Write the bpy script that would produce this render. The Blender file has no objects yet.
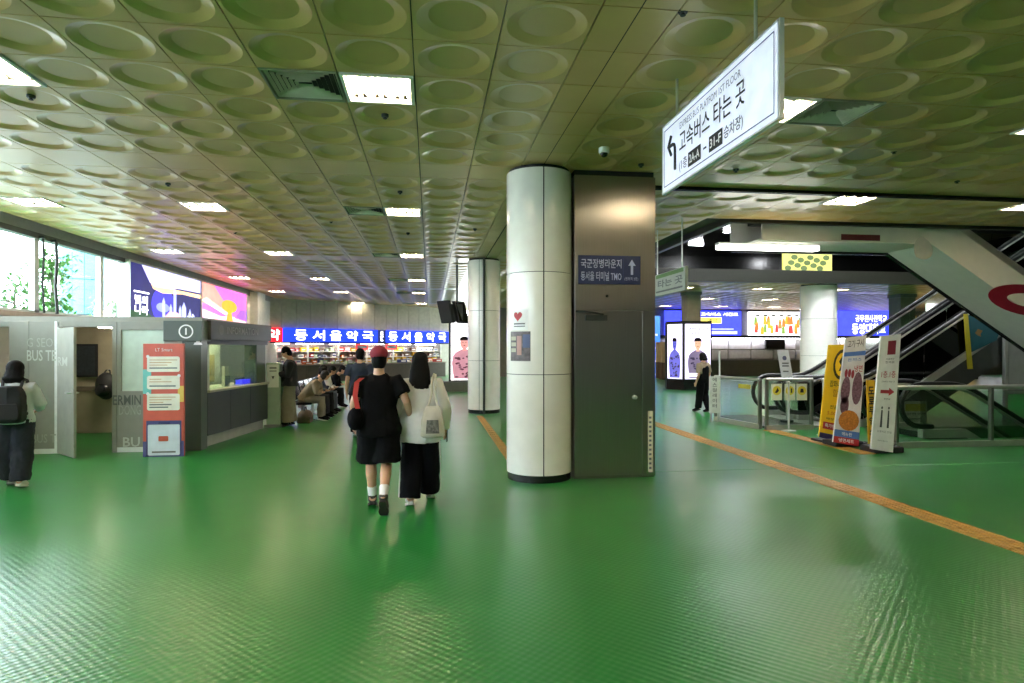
import bpy, bmesh, math, random
from mathutils import Vector, Matrix
random.seed(7)
sc = bpy.context.scene
COL = sc.collection
PI = math.pi

# ------------------------------------------------------------------ camera, sky, exposure
FPX, HORIZ, CH = 630.0, 347.5, 1.7
PSI = math.atan(82 / 630)
SN, CS = math.sin(PSI), math.cos(PSI)
cam = bpy.data.cameras.new('camera')
cam.sensor_width = 36.0
cam.lens = FPX * 36.0 / 1024
cam.shift_y = (HORIZ - 341.5) / 1024
cam.clip_start = 0.05
cam.clip_end = 300
camo = bpy.data.objects.new('camera', cam)
COL.objects.link(camo)
camo.location = (0, 0, CH)
camo.rotation_euler = (PI / 2, 0, -PSI)
sc.camera = camo

EMK = 0.75
SKY = 9.0          # overcast sky brightness
TUBE = 52.0        # ceiling tubes
world = bpy.data.worlds.new('sky')
sc.world = world
world.use_nodes = True
wn = world.node_tree
bg = wn.nodes['Background']
wtc = wn.nodes.new('ShaderNodeTexCoord')
wsep = wn.nodes.new('ShaderNodeSeparateXYZ')
wr = wn.nodes.new('ShaderNodeValToRGB')
wr.color_ramp.elements[0].position = 0.45
wr.color_ramp.elements[0].color = (0.55, 0.6, 0.58, 1)
wr.color_ramp.elements[1].position = 0.62
wr.color_ramp.elements[1].color = (0.92, 0.97, 1.0, 1)
wma = wn.nodes.new('ShaderNodeMath'); wma.operation = 'MULTIPLY_ADD'
wma.inputs[1].default_value = 0.5; wma.inputs[2].default_value = 0.5
wn.links.new(wtc.outputs['Generated'], wsep.inputs[0])
wn.links.new(wsep.outputs['Z'], wma.inputs[0])
wn.links.new(wma.outputs[0], wr.inputs[0])
wn.links.new(wr.outputs[0], bg.inputs['Color'])
bg.inputs['Strength'].default_value = SKY
vs = sc.view_settings
vs.view_transform = 'Standard'
vs.look = 'None'
vs.gamma = 1.0
vs.use_curve_mapping = False
vs.exposure = 1.1


# ------------------------------------------------------------------ pixel helpers (a pixel is a direction only)
def ray(px, py):
    u = (px - 512) / FPX
    v = (HORIZ - py) / FPX
    return u * CS + SN, CS - u * SN, v
def onz(px, py, z=0.0):
    r = ray(px, py); t = (z - CH) / r[2]
    return Vector((r[0] * t, r[1] * t, z))
def onx(px, py, X):
    r = ray(px, py); t = X / r[0]
    return Vector((X, r[1] * t, CH + r[2] * t))
def ony(px, py, Y):
    r = ray(px, py); t = Y / r[1]
    return Vector((r[0] * t, Y, CH + r[2] * t))
def proj(p):
    x = p[0] * CS - p[1] * SN
    y = p[0] * SN + p[1] * CS
    if y < 0.1:
        return None
    return 512 + FPX * x / y, HORIZ - FPX * (p[2] - CH) / y


# ------------------------------------------------------------------ materials
def lin(c):
    def f(v):
        v /= 255.0
        return v / 12.92 if v <= 0.04045 else ((v + 0.055) / 1.055) ** 2.4
    if isinstance(c, str):
        c = tuple(int(c[i:i + 2], 16) for i in (0, 2, 4))
    return tuple(f(v) for v in c)
MATS = {}
def M(key, col, rough=0.5, metal=0.0, em=0.0, var=0.08, scale=6.0, bump=0.0, bscale=60.0, coat=0.0, aniso=0.0, stretch=None, spec=0.5):
    if key in MATS:
        return MATS[key]
    m = bpy.data.materials.new(key)
    m.use_nodes = True
    nt = m.node_tree
    b = nt.nodes['Principled BSDF']
    c = lin(col)
    tc = nt.nodes.new('ShaderNodeTexCoord')
    mp = nt.nodes.new('ShaderNodeMapping')
    nt.links.new(tc.outputs['Object'], mp.inputs[0])
    if stretch:
        mp.inputs['Scale'].default_value = stretch
    n = nt.nodes.new('ShaderNodeTexNoise')
    n.inputs['Scale'].default_value = scale
    n.inputs['Detail'].default_value = 3
    nt.links.new(mp.outputs[0], n.inputs['Vector'])
    r = nt.nodes.new('ShaderNodeValToRGB')
    r.color_ramp.elements[0].position = 0.3
    r.color_ramp.elements[1].position = 0.7
    r.color_ramp.elements[0].color = tuple(max(0, v * (1 - var)) for v in c) + (1,)
    r.color_ramp.elements[1].color = tuple(min(1, v * (1 + var)) for v in c) + (1,)
    nt.links.new(n.outputs[0], r.inputs[0])
    nt.links.new(r.outputs[0], b.inputs['Base Color'])
    b.inputs['Roughness'].default_value = rough
    b.inputs['Metallic'].default_value = metal
    b.inputs['Specular IOR Level'].default_value = spec
    if coat:
        b.inputs['Coat Weight'].default_value = coat
        b.inputs['Coat Roughness'].default_value = 0.06
    if aniso:
        b.inputs['Anisotropic'].default_value = aniso
        b.inputs['Anisotropic Rotation'].default_value = 0.0
        tg = nt.nodes.new('ShaderNodeTangent'); tg.direction_type = 'RADIAL'; tg.axis = 'Z'; nt.links.new(tg.outputs[0], b.inputs['Tangent'])
    if em:
        nt.links.new(r.outputs[0], b.inputs['Emission Color'])
        b.inputs['Emission Strength'].default_value = em if em >= 20 else em * EMK
    if bump:
        n2 = nt.nodes.new('ShaderNodeTexNoise')
        n2.inputs['Scale'].default_value = bscale
        nt.links.new(mp.outputs[0], n2.inputs['Vector'])
        bp = nt.nodes.new('ShaderNodeBump')
        bp.inputs['Strength'].default_value = bump
        bp.inputs['Distance'].default_value = 0.01
        nt.links.new(n2.outputs[0], bp.inputs['Height'])
        nt.links.new(bp.outputs[0], b.inputs['Normal'])
    MATS[key] = m
    return m
def glass(key, col, alpha=0.25, rough=0.03):
    if key in MATS:
        return MATS[key]
    m = bpy.data.materials.new(key)
    m.use_nodes = True
    nt = m.node_tree
    out = nt.nodes['Material Output']
    nt.nodes.remove(nt.nodes['Principled BSDF'])
    tr = nt.nodes.new('ShaderNodeBsdfTransparent')
    tr.inputs[0].default_value = lin(col) + (1,)
    gl = nt.nodes.new('ShaderNodeBsdfGlossy')
    gl.inputs['Roughness'].default_value = rough
    lw = nt.nodes.new('ShaderNodeLayerWeight')
    fr = nt.nodes.new('ShaderNodeMath'); fr.operation = 'POWER'
    nt.links.new(lw.outputs['Facing'], fr.inputs[0]); fr.inputs[1].default_value = 4.0
    ad = nt.nodes.new('ShaderNodeMath'); ad.operation = 'MULTIPLY_ADD'
    ad.inputs[1].default_value = 0.6; ad.inputs[2].default_value = 0.02 + alpha * 0.2
    mx = nt.nodes.new('ShaderNodeMixShader')
    nt.links.new(fr.outputs[0], ad.inputs[0])
    nt.links.new(ad.outputs[0], mx.inputs[0])
    nt.links.new(tr.outputs[0], mx.inputs[1])
    nt.links.new(gl.outputs[0], mx.inputs[2])
    nt.links.new(mx.outputs[0], out.inputs[0])
    MATS[key] = m
    return m


# ------------------------------------------------------------------ mesh helpers
class MB:
    def __init__(s):
        s.v = []; s.f = []
    def add(s, vs, fs):
        o = len(s.v)
        s.v += [Vector(v) for v in vs]
        s.f += [tuple(i + o for i in f) for f in fs]
        return s
    def box(s, x0, x1, y0, y1, z0, z1):
        return s.add([(x0, y0, z0), (x1, y0, z0), (x1, y1, z0), (x0, y1, z0), (x0, y0, z1), (x1, y0, z1), (x1, y1, z1), (x0, y1, z1)],
                     [(0, 3, 2, 1), (4, 5, 6, 7), (0, 1, 5, 4), (1, 2, 6, 5), (2, 3, 7, 6), (3, 0, 4, 7)])
    def obox(s, o, a, b, c):
        """box from corner o and three edge vectors (right handed)"""
        o, a, b, c = Vector(o), Vector(a), Vector(b), Vector(c)
        return s.add([o, o + a, o + a + b, o + b, o + c, o + a + c, o + a + b + c, o + b + c],
                     [(0, 3, 2, 1), (4, 5, 6, 7), (0, 1, 5, 4), (1, 2, 6, 5), (2, 3, 7, 6), (3, 0, 4, 7)])
    def prism(s, pts, ext):
        """closed polygon pts extruded by vector ext"""
        n = len(pts); e = Vector(ext)
        p = [Vector(q) for q in pts]
        return s.add(p + [q + e for q in p],
                     [tuple(range(n - 1, -1, -1)), tuple(range(n, 2 * n))] + [(i, (i + 1) % n, n + (i + 1) % n, n + i) for i in range(n)])
    def tube(s, pts, r, n=8, closed=False):
        pts = [Vector(p) for p in pts]
        rs = r if isinstance(r, (list, tuple)) else [r] * len(pts)
        k = len(pts); vs = []; up = None
        for i, p in enumerate(pts):
            if closed:
                d = pts[(i + 1) % k] - pts[i - 1]
            else:
                d = pts[min(i + 1, k - 1)] - pts[max(i - 1, 0)]
            d.normalize()
            if up is None:
                up = Vector((0, 0, 1)) if abs(d.z) < 0.9 else Vector((0, 1, 0))
            a = d.cross(up)
            if a.length < 1e-4:
                a = d.orthogonal()
            a.normalize(); b = a.cross(d); up = b
            for j in range(n):
                t = 2 * PI * j / n
                vs.append(p + (a * math.cos(t) + b * math.sin(t)) * rs[i])
        fs = []
        for i in range(k if closed else k - 1):
            for j in range(n):
                fs.append((i * n + j, i * n + (j + 1) % n, ((i + 1) % k) * n + (j + 1) % n, ((i + 1) % k) * n + j))
        if not closed:
            fs.append(tuple(range(n - 1, -1, -1)))
            fs.append(tuple((k - 1) * n + j for j in range(n)))
        return s.add(vs, fs)
    def cyl(s, c, r, z0, z1, n=24):
        return s.lathe(c, [(r, z0), (r, z1)], n)
    def lathe(s, c, prof, n=24):
        vs = []; k = len(prof)
        for r, z in prof:
            for j in range(n):
                t = 2 * PI * j / n
                vs.append((c[0] + r * math.cos(t), c[1] + r * math.sin(t), z))
        fs = [(i * n + j, i * n + (j + 1) % n, (i + 1) * n + (j + 1) % n, (i + 1) * n + j) for i in range(k - 1) for j in range(n)]
        fs.append(tuple(range(n - 1, -1, -1)))
        fs.append(tuple((k - 1) * n + j for j in range(n)))
        return s.add(vs, fs)
    def ball(s, c, rx, ry, rz, n=14, k=9, rot=None):
        vs = []; c = Vector(c)
        for i in range(1, k):
            ph = PI * i / k
            for j in range(n):
                t = 2 * PI * j / n
                q = Vector((rx * math.sin(ph) * math.cos(t), ry * math.sin(ph) * math.sin(t), rz * math.cos(ph)))
                vs.append(c + (rot @ q if rot else q))
        q = Vector((0, 0, rz))
        vs.append(c + (rot @ q if rot else q)); vs.append(c - (rot @ q if rot else q))
        T = (k - 1) * n
        fs = [(i * n + j, (i + 1) * n + j, (i + 1) * n + (j + 1) % n, i * n + (j + 1) % n) for i in range(k - 2) for j in range(n)]
        fs += [(T, j, (j + 1) % n) for j in range(n)]
        fs += [(T + 1, (k - 2) * n + (j + 1) % n, (k - 2) * n + j) for j in range(n)]
        return s.add(vs, fs)
    def rings(s, rs):
        """rs: list of lists of equal number of points; capped"""
        n = len(rs[0]); k = len(rs); vs = [p for r in rs for p in r]
        fs = [(i * n + j, i * n + (j + 1) % n, (i + 1) * n + (j + 1) % n, (i + 1) * n + j) for i in range(k - 1) for j in range(n)]
        fs.append(tuple(range(n - 1, -1, -1)))
        fs.append(tuple((k - 1) * n + j for j in range(n)))
        return s.add(vs, fs)
    def limb(s, pts, rad, fwd=(0, 1, 0), n=14):
        pts = [Vector(p) for p in pts]; fwd = Vector(fwd); rs = []
        for i, p in enumerate(pts):
            d = (pts[min(i + 1, len(pts) - 1)] - pts[max(i - 1, 0)]).normalized()
            a = d.cross(fwd)
            if a.length < 0.15:
                a = d.cross(Vector((0, 0, 1)))
            a.normalize(); b = a.cross(d)
            q = rad[i] if isinstance(rad[i], (list, tuple)) else (rad[i], rad[i])
            rs.append([p + a * math.cos(2 * PI * j / n) * q[0] + b * math.sin(2 * PI * j / n) * q[1] for j in range(n)])
        return s.rings(rs)

ROOTLOC = {}
def root_of(o):
    while o.parent:
        o = o.parent
    return o
def build(name, mb, mat, parent=None, smooth=False, bevel=0.0, local=False):
    me = bpy.data.meshes.new(name)
    off = Vector((0, 0, 0))
    if parent and not local:
        off = ROOTLOC.get(root_of(parent).name, Vector((0, 0, 0)))
    me.from_pydata([tuple(v - off) for v in mb.v], [], mb.f)
    bm = bmesh.new(); bm.from_mesh(me)
    bmesh.ops.recalc_face_normals(bm, faces=bm.faces)
    if bevel:
        bmesh.ops.bevel(bm, geom=[e for e in bm.edges if e.calc_face_angle(0) > 0.5], offset=bevel, segments=2, affect='EDGES', profile=0.5)
    bm.to_mesh(me); bm.free()
    if smooth:
        for p in me.polygons:
            p.use_smooth = True
        if smooth != 'all':
            me.set_sharp_from_angle(angle=0.7)
    me.materials.append(mat)
    o = bpy.data.objects.new(name, me)
    COL.objects.link(o)
    if parent:
        o.parent = parent
    return o
def thing(name, label, cat, loc=(0, 0, 0), rz=0.0, group=None):
    o = bpy.data.objects.new(name, None)
    o.empty_display_size = 0.1
    COL.objects.link(o)
    o.location = loc; o.rotation_euler = (0, 0, rz)
    o['label'] = label; o['category'] = cat
    if group:
        o['group'] = group
    ROOTLOC[o.name] = Vector(loc)
    return o
def tag(o, label=None, cat=None, group=None, kind=None):
    if label: o['label'] = label
    if cat: o['category'] = cat
    if group: o['group'] = group
    if kind: o['kind'] = kind
    return o
def struct(name, mb, mat, label=None, smooth=False):
    o = build(name, mb, mat, smooth=smooth)
    o['kind'] = 'structure'
    if label: o['label'] = label
    return o
def copyo(o, parent, loc=None):
    c = o.copy(); COL.objects.link(c); c.parent = parent
    if loc is not None: c.location = loc
    return c

TMP = bpy.data.scenes.new('workbench')
def baked(o):
    """mesh of an object with its modifiers or font applied"""
    TMP.collection.objects.link(o)
    vl = TMP.view_layers[0]; vl.update()
    me = bpy.data.meshes.new_from_object(o.evaluated_get(vl.depsgraph))
    TMP.collection.objects.unlink(o)
    return me
def text_mesh(body, bold=0.0, extrude=0.0, res=2, spacing=1.0):
    c = bpy.data.curves.new('lettering', 'FONT')
    c.body = body; c.size = 1.0; c.offset = bold; c.extrude = extrude; c.resolution_u = res; c.space_character = spacing
    o = bpy.data.objects.new('lettering', c)
    me = baked(o)
    vs = [v.co.copy() for v in me.vertices]; fs = [tuple(p.vertices) for p in me.polygons]
    bpy.data.objects.remove(o); bpy.data.curves.remove(c); bpy.data.meshes.remove(me)
    return vs, fs

class Board:
    """a flat face to print on: o = lower left corner, r/u unit vectors, normal = r x u towards the reader"""
    def __init__(s, parent, o, r, u):
        s.p = parent; s.o = Vector(o); s.r = Vector(r).normalized(); s.u = Vector(u).normalized()
        s.n = s.r.cross(s.u).normalized(); s.layer = 0.003
    def P(s, x, y, d=0.0):
        return s.o + s.r * x + s.u * y + s.n * (s.layer + d)
    def up(s):
        s.layer += 0.0025
    def flat(s, polys, mat, name='print', parent=None):
        mb = MB()
        for pl in polys:
            mb.add([s.P(x, y) for x, y in pl], [tuple(range(len(pl)))])
        me_parent = parent or s.p
        o = build(name, mb, mat, me_parent)
        if len(polys) > 1 and name in ('text_lines', 'camouflage_print', 'caption_marks', 'bold_text_lines', 'strip_lettering', 'sparkle_print', 'foliage_print'): o['kind'] = 'stuff'
        # make sure it faces the reader
        me = o.data
        bm = bmesh.new(); bm.from_mesh(me)
        for f in bm.faces:
            f.normal_update()
            if f.normal.dot(s.n) < 0:
                f.normal_flip()
        bm.to_mesh(me); bm.free()
        return o
    def rect(s, x0, y0, x1, y1, mat, name='print'):
        return s.flat([[(x0, y0), (x1, y0), (x1, y1), (x0, y1)]], mat, name)
    def rects(s, lst, mat, name='print'):
        return s.flat([[(a, b), (c, b), (c, d), (a, d)] for a, b, c, d in lst], mat, name)
    def ell(s, cx, cy, rx, ry, n=20, a0=0):
        return [(cx + rx * math.cos(2 * PI * i / n + a0), cy + ry * math.sin(2 * PI * i / n + a0)) for i in range(n)]
    def rrect(s, x0, y0, x1, y1, r, mat, name='print'):
        pts = []
        for cx, cy, a in ((x1 - r, y1 - r, 0), (x0 + r, y1 - r, PI / 2), (x0 + r, y0 + r, PI), (x1 - r, y0 + r, 1.5 * PI)):
            for k in range(5):
                t = a + PI / 2 * k / 4
                pts.append((cx + r * math.cos(t), cy + r * math.sin(t)))
        return s.flat([pts], mat, name)
    def text(s, body, x0, y0, x1, y1, mat, bold=0.0, name='lettering', extrude=0.0, keep=True, spacing=1.0):
        """fit body into the rectangle"""
        vs, fs = text_mesh(body, bold, extrude, spacing=spacing)
        if not vs:
            return None
        ax = min(v.x for v in vs); bx = max(v.x for v in vs); ay = min(v.y for v in vs); by = max(v.y for v in vs)
        sx = (x1 - x0) / max(1e-6, bx - ax); sy = (y1 - y0) / max(1e-6, by - ay)
        mb = MB()
        mb.add([s.P(x0 + (v.x - ax) * sx, y0 + (v.y - ay) * sy, v.z) for v in vs], fs)
        me = bpy.data.meshes.new(name)
        off = ROOTLOC.get(root_of(s.p).name, Vector((0, 0, 0)))
        me.from_pydata([tuple(v - off) for v in mb.v], [], mb.f)
        me.materials.append(mat)
        o = bpy.data.objects.new(name, me); COL.objects.link(o); o.parent = s.p
        return o

# colour set
white_paint = M('white_paint', 'e6e8e4', 0.45)
black_gloss = M('black_gloss', '101012', 0.25)
black_matt = M('black_matt', '141416', 0.6)
steel = M('brushed_steel', '9c9890', 0.28, 1.0, aniso=0.7, var=0.05, scale=3, stretch=(60, 60, 0.6))
chrome = M('polished_steel', 'd6d6d2', 0.28, 0.75, var=0.03)
dark_grey = M('dark_grey_metal', '3a3d3b', 0.4, 0.3)
mid_grey = M('mid_grey_paint', '7d807c', 0.5)
ink = M('black_ink', '15161a', 0.6, var=0.02)
navy_ink = M('navy_ink', '1c2a5c', 0.5, var=0.03)
red_ink = M('red_ink', 'b52a30', 0.5, var=0.03)
white_ink = M('white_ink', 'f2f2f2', 0.5, var=0.02)
yellow_print = M('yellow_print', 'f2c41c', 0.5, var=0.04)
blue_print = M('blue_print', '4f76b8', 0.5, var=0.04)
grey_ink = M('grey_ink', '6a6c70', 0.6, var=0.03)

# ================================================================== THE SETTING
XL, XR, YB, YF = -7.35, 40.0, -9.0, 40.0     # left wall, right end, behind camera, far end
CEIL = 4.0
T = 0.64                                      # ceiling panel pitch
# ---- floor
fm = M('green_floor', '1e7430', 0.28, var=0.12, scale=0.7, coat=0.0, spec=0.6)
nt = fm.node_tree; b = nt.nodes['Principled BSDF']
tc = nt.nodes.new('ShaderNodeTexCoord'); sp = nt.nodes.new('ShaderNodeSeparateXYZ')
nt.links.new(tc.outputs['Object'], sp.inputs[0])
def mth(op, a, bb=None, c=None):
    n = nt.nodes.new('ShaderNodeMath'); n.operation = op
    for i, q in enumerate((a, bb, c)):
        if q is None: continue
        if isinstance(q, (int, float)): n.inputs[i].default_value = q
        else: nt.links.new(q, n.inputs[i])
    return n.outputs[0]
KST = 2 * PI / 0.066
sx = mth('SINE', mth('MULTIPLY', sp.outputs['X'], KST)); sy = mth('SINE', mth('MULTIPLY', sp.outputs['Y'], KST))
cx_ = mth('COSINE', mth('MULTIPLY', sp.outputs['X'], KST)); cy_ = mth('COSINE', mth('MULTIPLY', sp.outputs['Y'], KST))
fade = nt.nodes.new('ShaderNodeMapRange'); fade.inputs[1].default_value = 2.5; fade.inputs[2].default_value = 6.5; fade.inputs[3].default_value = 0.13; fade.inputs[4].default_value = 0.0
nt.links.new(sp.outputs['Y'], fade.inputs[0]); STUD = fade.outputs[0]      # studs too small to tell apart beyond: roughness takes over
nz = nt.nodes.new('ShaderNodeTexNoise'); nz.inputs['Scale'].default_value = 1.1; nz.inputs['Detail'].default_value = 2
nt.links.new(tc.outputs['Object'], nz.inputs['Vector'])
cmb = nt.nodes.new('ShaderNodeCombineXYZ'); cmb.inputs[2].default_value = 1.0
nt.links.new(mth('MULTIPLY', mth('MULTIPLY', cx_, sy), STUD), cmb.inputs[0]); nt.links.new(mth('MULTIPLY', mth('MULTIPLY', sx, cy_), STUD), cmb.inputs[1])
vn = nt.nodes.new('ShaderNodeVectorMath'); vn.operation = 'NORMALIZE'; nt.links.new(cmb.outputs[0], vn.inputs[0]); nt.links.new(vn.outputs[0], b.inputs['Normal'])
mrr = nt.nodes.new('ShaderNodeMapRange'); mrr.inputs[1].default_value = 0.3; mrr.inputs[2].default_value = 0.75
mrr.inputs[3].default_value = 0.276; mrr.inputs[4].default_value = 0.3
nt.links.new(nz.outputs[0], mrr.inputs[0]); nt.links.new(mrr.outputs[0], b.inputs['Roughness'])
HX0, HX1, HY0, HY1 = 9.15, 16.5, 10.55, 12.15     # escalator pit
fl = MB()
for x0, x1, y0, y1 in ((-12, XR, YB, HY0), (-12, HX0, HY0, HY1), (HX1, XR, HY0, HY1), (-12, XR, HY1, YF)):
    fl.box(x0, x1, y0, y1, -0.25, 0.0)
floor = struct('floor', fl, fm, 'green studded rubber floor with glossy sheen')
# pit walls and bottom under the descending escalator
pit = MB()
pit.box(HX0 - 0.1, HX1 + 0.1, HY0 - 0.1, HY1 + 0.1, -4.1, -4.0)
pit.box(HX0 - 0.1, HX0, HY0, HY1, -4, -0.25); pit.box(HX1, HX1 + 0.1, HY0, HY1, -4, -0.25)
pit.box(HX0, HX1, HY0 - 0.1, HY0, -4, -0.25); pit.box(HX0, HX1, HY1, HY1 + 0.1, -4, -0.25)
struct('wall_pit', pit, M('pit_grey', 'aab2b2', 0.6), 'grey lining of the escalator pit')
# a thin expansion joint across the floor
jt = MB(); jt.box(3.0, 12.0, 8.28, 8.31, 0.0, 0.002)
struct('trim_1', jt, M('joint_pale', '4f8f58', 0.4), 'thin pale joint line across the green floor')

# ---- ceiling
olive = M('olive_ceiling', 'caa86c', 0.285, var=0.05, scale=1.5, spec=0.6, bump=0.04, bscale=5)
cb = MB()
WX0, WX1, WY0, WY1 = 5.35, 19.0, 10.75, 20.75   # the opening above the escalators
for x0, x1, y0, y1 in ((XL - 0.3, XR, YB, WY0), (XL - 0.3, WX0, WY0, WY1), (WX1, XR, WY0, WY1), (XL - 0.3, XR, WY1, YF)):
    cb.box(x0, x1, y0, y1, CEIL + 0.065, CEIL + 0.36)
ceiling = struct('ceiling', cb, M('ceiling_slab', '3a3b2c', 0.7), 'olive green metal ceiling of dished square panels')

def panel_mesh(n, dish=True, w=T, h=T):
    mb = MB(); g = 0.005
    a, c = w / 2 - g, h / 2 - g
    k = n // 4
    sq = []
    for i in range(n):
        t = 2 * PI * (i + 0.5) / n
        q = max(abs(math.cos(t)) / a, abs(math.sin(t)) / c)
        sq.append((math.cos(t) / q, math.sin(t) / q))
    # snap nearest points to the corners
    for cx, cy in ((a, c), (-a, c), (-a, -c), (a, -c)):
        j = min(range(n), key=lambda i: (sq[i][0] - cx) ** 2 + (sq[i][1] - cy) ** 2)
        sq[j] = (cx, cy)
    vs = [(x, y, 0.03) for x, y in sq] + [(x, y, 0) for x, y in sq]
    prof = [(0.29, 0.0), (0.205, 0.026)] if dish else []
    for r, z in prof:
        vs += [(r * math.cos(2 * PI * (i + 0.5) / n), r * math.sin(2 * PI * (i + 0.5) / n), z) for i in range(n)]
    L = 1 + len(prof)
    fs = [(l * n + i, l * n + (i + 1) % n, (l + 1) * n + (i + 1) % n, (l + 1) * n + i) for l in range(L) for i in range(n)]
    fs.append(tuple(L * n + i for i in range(n)))
    return vs, fs
def mesh_of(name, vf, mat, smooth=True):
    me = bpy.data.meshes.new(name); me.from_pydata(vf[0], [], vf[1]); me.materials.append(mat)
    bm = bmesh.new(); bm.from_mesh(me)
    for f in bm.faces:
        f.normal_update()
    bmesh.ops.recalc_face_normals(bm, faces=bm.faces)
    # open shell: panel must face down
    if sum(f.normal.z * f.calc_area() for f in bm.faces) > 0:
        bmesh.ops.reverse_faces(bm, faces=bm.faces)
    bm.to_mesh(me); bm.free()
    if smooth:
        for p in me.polygons: p.use_smooth = True
        me.set_sharp_from_angle(angle=0.2)
    return me
hi_dish = mesh_of('panel', panel_mesh(32), olive)
hi_flat = mesh_of('panel', panel_mesh(8, False), olive)
hi_plank = mesh_of('panel', panel_mesh(8, False, 0.27, T), olive)

LIGHT_ROWS = [5.72, 10.84, 15.96, 21.72, 26.84, 33.24]
LEFT_LX = [-0.45, -3.65, -6.21]
lights = [(x, y) for x in LEFT_LX for y in LIGHT_ROWS] + [(x, y) for x in LEFT_LX for y in (0.6, -4.52)]
lights += [(3.29, 5.72), (6.49, 5.72), (9.69, 5.72), (6.49, 9.07), (9.69, 9.07), (3.29, 0.6), (6.49, 0.6), (3.29, -4.52), (6.49, -4.52), (9.69, 0.6)]
lights += [(3.29, 15.47), (3.29, 21.87), (6.49, 23.15), (9.69, 23.15), (12.89, 23.15), (6.49, 28.27), (9.69, 28.27), (12.89, 28.27), (16.09, 28.27), (6.49, 33.39), (12.89, 33.39), (9.69, 33.39), (16.09, 33.39), (19.29, 33.39), (16.09, 23.15)]  # fixtures closing this list are added to brighten the ticket counters
vents = [(-1.09, y) for y in LIGHT_ROWS] + [(3.93, 5.72), (3.93, 0.6)]
special = {(round(x, 2), round(y, 2)) for x, y in lights + vents}
cells = []                                     # (x, y, kind)
ys_left = [5.72 + T * k for k in range(-23, 54)]
for k in range(-23, 54):
    y = 5.72 + T * k
    band = (k - 4) % 13 == 0
    for i in range(14):
        x = 1.15 - T * (i + 0.5)
        if x < XL + 0.25: continue
        if y < YB + .3 or y > YF - .3: continue
        if (round(x, 2), round(y, 2)) in special: continue
        cells.append((x, y, 'f' if band else 'd'))
    for x in (1.285, 1.555):
        if YB + .3 < y < YF - .3: cells.append((x, y, 'p'))
yr = [5.72 + T * k for k in range(-23, 5)] + [9.07 + T * k for k in range(0, 48)]
for y in yr:
    if y < YB + .3 or y > YF - .3: continue
    if 7.9 < y < 8.4: band = True
    else: band = abs(y - 16.11) < .1 or abs(y - 24.43) < .1
    for i in range(59):
        x = 1.69 + T * (i + 0.5)
        if x > XR - .3: continue
        if WX0 - .32 < x < WX1 + .3 and WY0 - .32 < y < WY1 + .3: continue
        if any(abs(x - q[0]) < 0.1 and abs(y - q[1]) < 0.4 for q in lights + vents): continue
        if x > 9 and not (proj((x, y, CEIL)) and -40 < proj((x, y, CEIL))[0] < 1120): continue
        cells.append((x, y, 'f' if band else 'd'))
def area_px(c):
    x, y, kd = c
    ps = [proj((x + a * T / 2, y + bq * T / 2, CEIL)) for a, bq in ((-1, -1), (1, -1), (1, 1), (-1, 1))]
    if any(p is None for p in ps): return 0
    if not any(-5 < p[0] < 1029 and -5 < p[1] < 688 for p in ps): return 0
    # behind the steel box
    return abs(sum(ps[i][0] * ps[(i + 1) % 4][1] - ps[(i + 1) % 4][0] * ps[i][1] for i in range(4)) / 2)
cells.sort(key=area_px, reverse=True)
for i, (x, y, kd) in enumerate(cells[:300]):
    o = bpy.data.objects.new('panel', {'d': hi_dish, 'f': hi_flat, 'p': hi_plank}[kd])
    COL.objects.link(o); o.parent = ceiling; o.location = (x, y, CEIL)
lo = {'d': panel_mesh(16), 'f': panel_mesh(8, False), 'p': panel_mesh(8, False, 0.27, T)}
mid = panel_mesh(24)
vs_, fs_ = [], []
for i, (x, y, kd) in enumerate(cells[300:]):
    V, F = (mid if kd == 'd' and i < 700 else lo[kd])
    o_ = len(vs_)
    vs_ += [(p[0] + x, p[1] + y, p[2] + CEIL) for p in V]
    fs_ += [tuple(q + o_ for q in f) for f in F]
o = bpy.data.objects.new('far_panels', mesh_of('far_panels', (vs_, fs_), olive)); COL.objects.link(o); o.parent = ceiling; o['kind'] = 'stuff'
# dark slot and edge trims
slot = MB(); slot.box(1.69, XR, 8.60, 8.76, CEIL + 0.02, CEIL + 0.08)
slot.box(3.0, XR, 8.595, 8.61, CEIL - 0.05, CEIL + 0.05); slot.box(3.0, XR, 8.735, 8.75, CEIL - 0.03, CEIL + 0.05)
struct('trim_2', slot, black_gloss, 'black slot running across the ceiling behind the steel box')
seam = MB(); seam.box(1.413, 1.427, YB, 8.0, CEIL + 0.002, CEIL + 0.03); seam.box(1.413, 1.427, 8.3, 33, CEIL - 0.015, CEIL + 0.03)
struct('trim_3', seam, black_matt, 'black seam between the plain ceiling planks')
fas = MB()
fas.box(WX0 - 0.04, WX0 + 0.06, WY0, WY1, CEIL - 0.06, CEIL + 0.75)
fas.box(WX0, WX1, WY1 - 0.06, WY1 + 0.2, CEIL - 0.02, CEIL + 0.42)
fas.box(WX0 - 0.04, WX1, WY0 - 0.1, WY0, CEIL - 0.06, CEIL + 0.75)
fas.box(WX1 - 0.06, WX1 + 0.04, WY0, WY1, CEIL - 0.06, CEIL + 0.75)
struct('trim_4', fas, M('fascia_green', '2a2c24', 0.4, 0.2), 'dark green fascia around the opening over the escalators')

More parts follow.
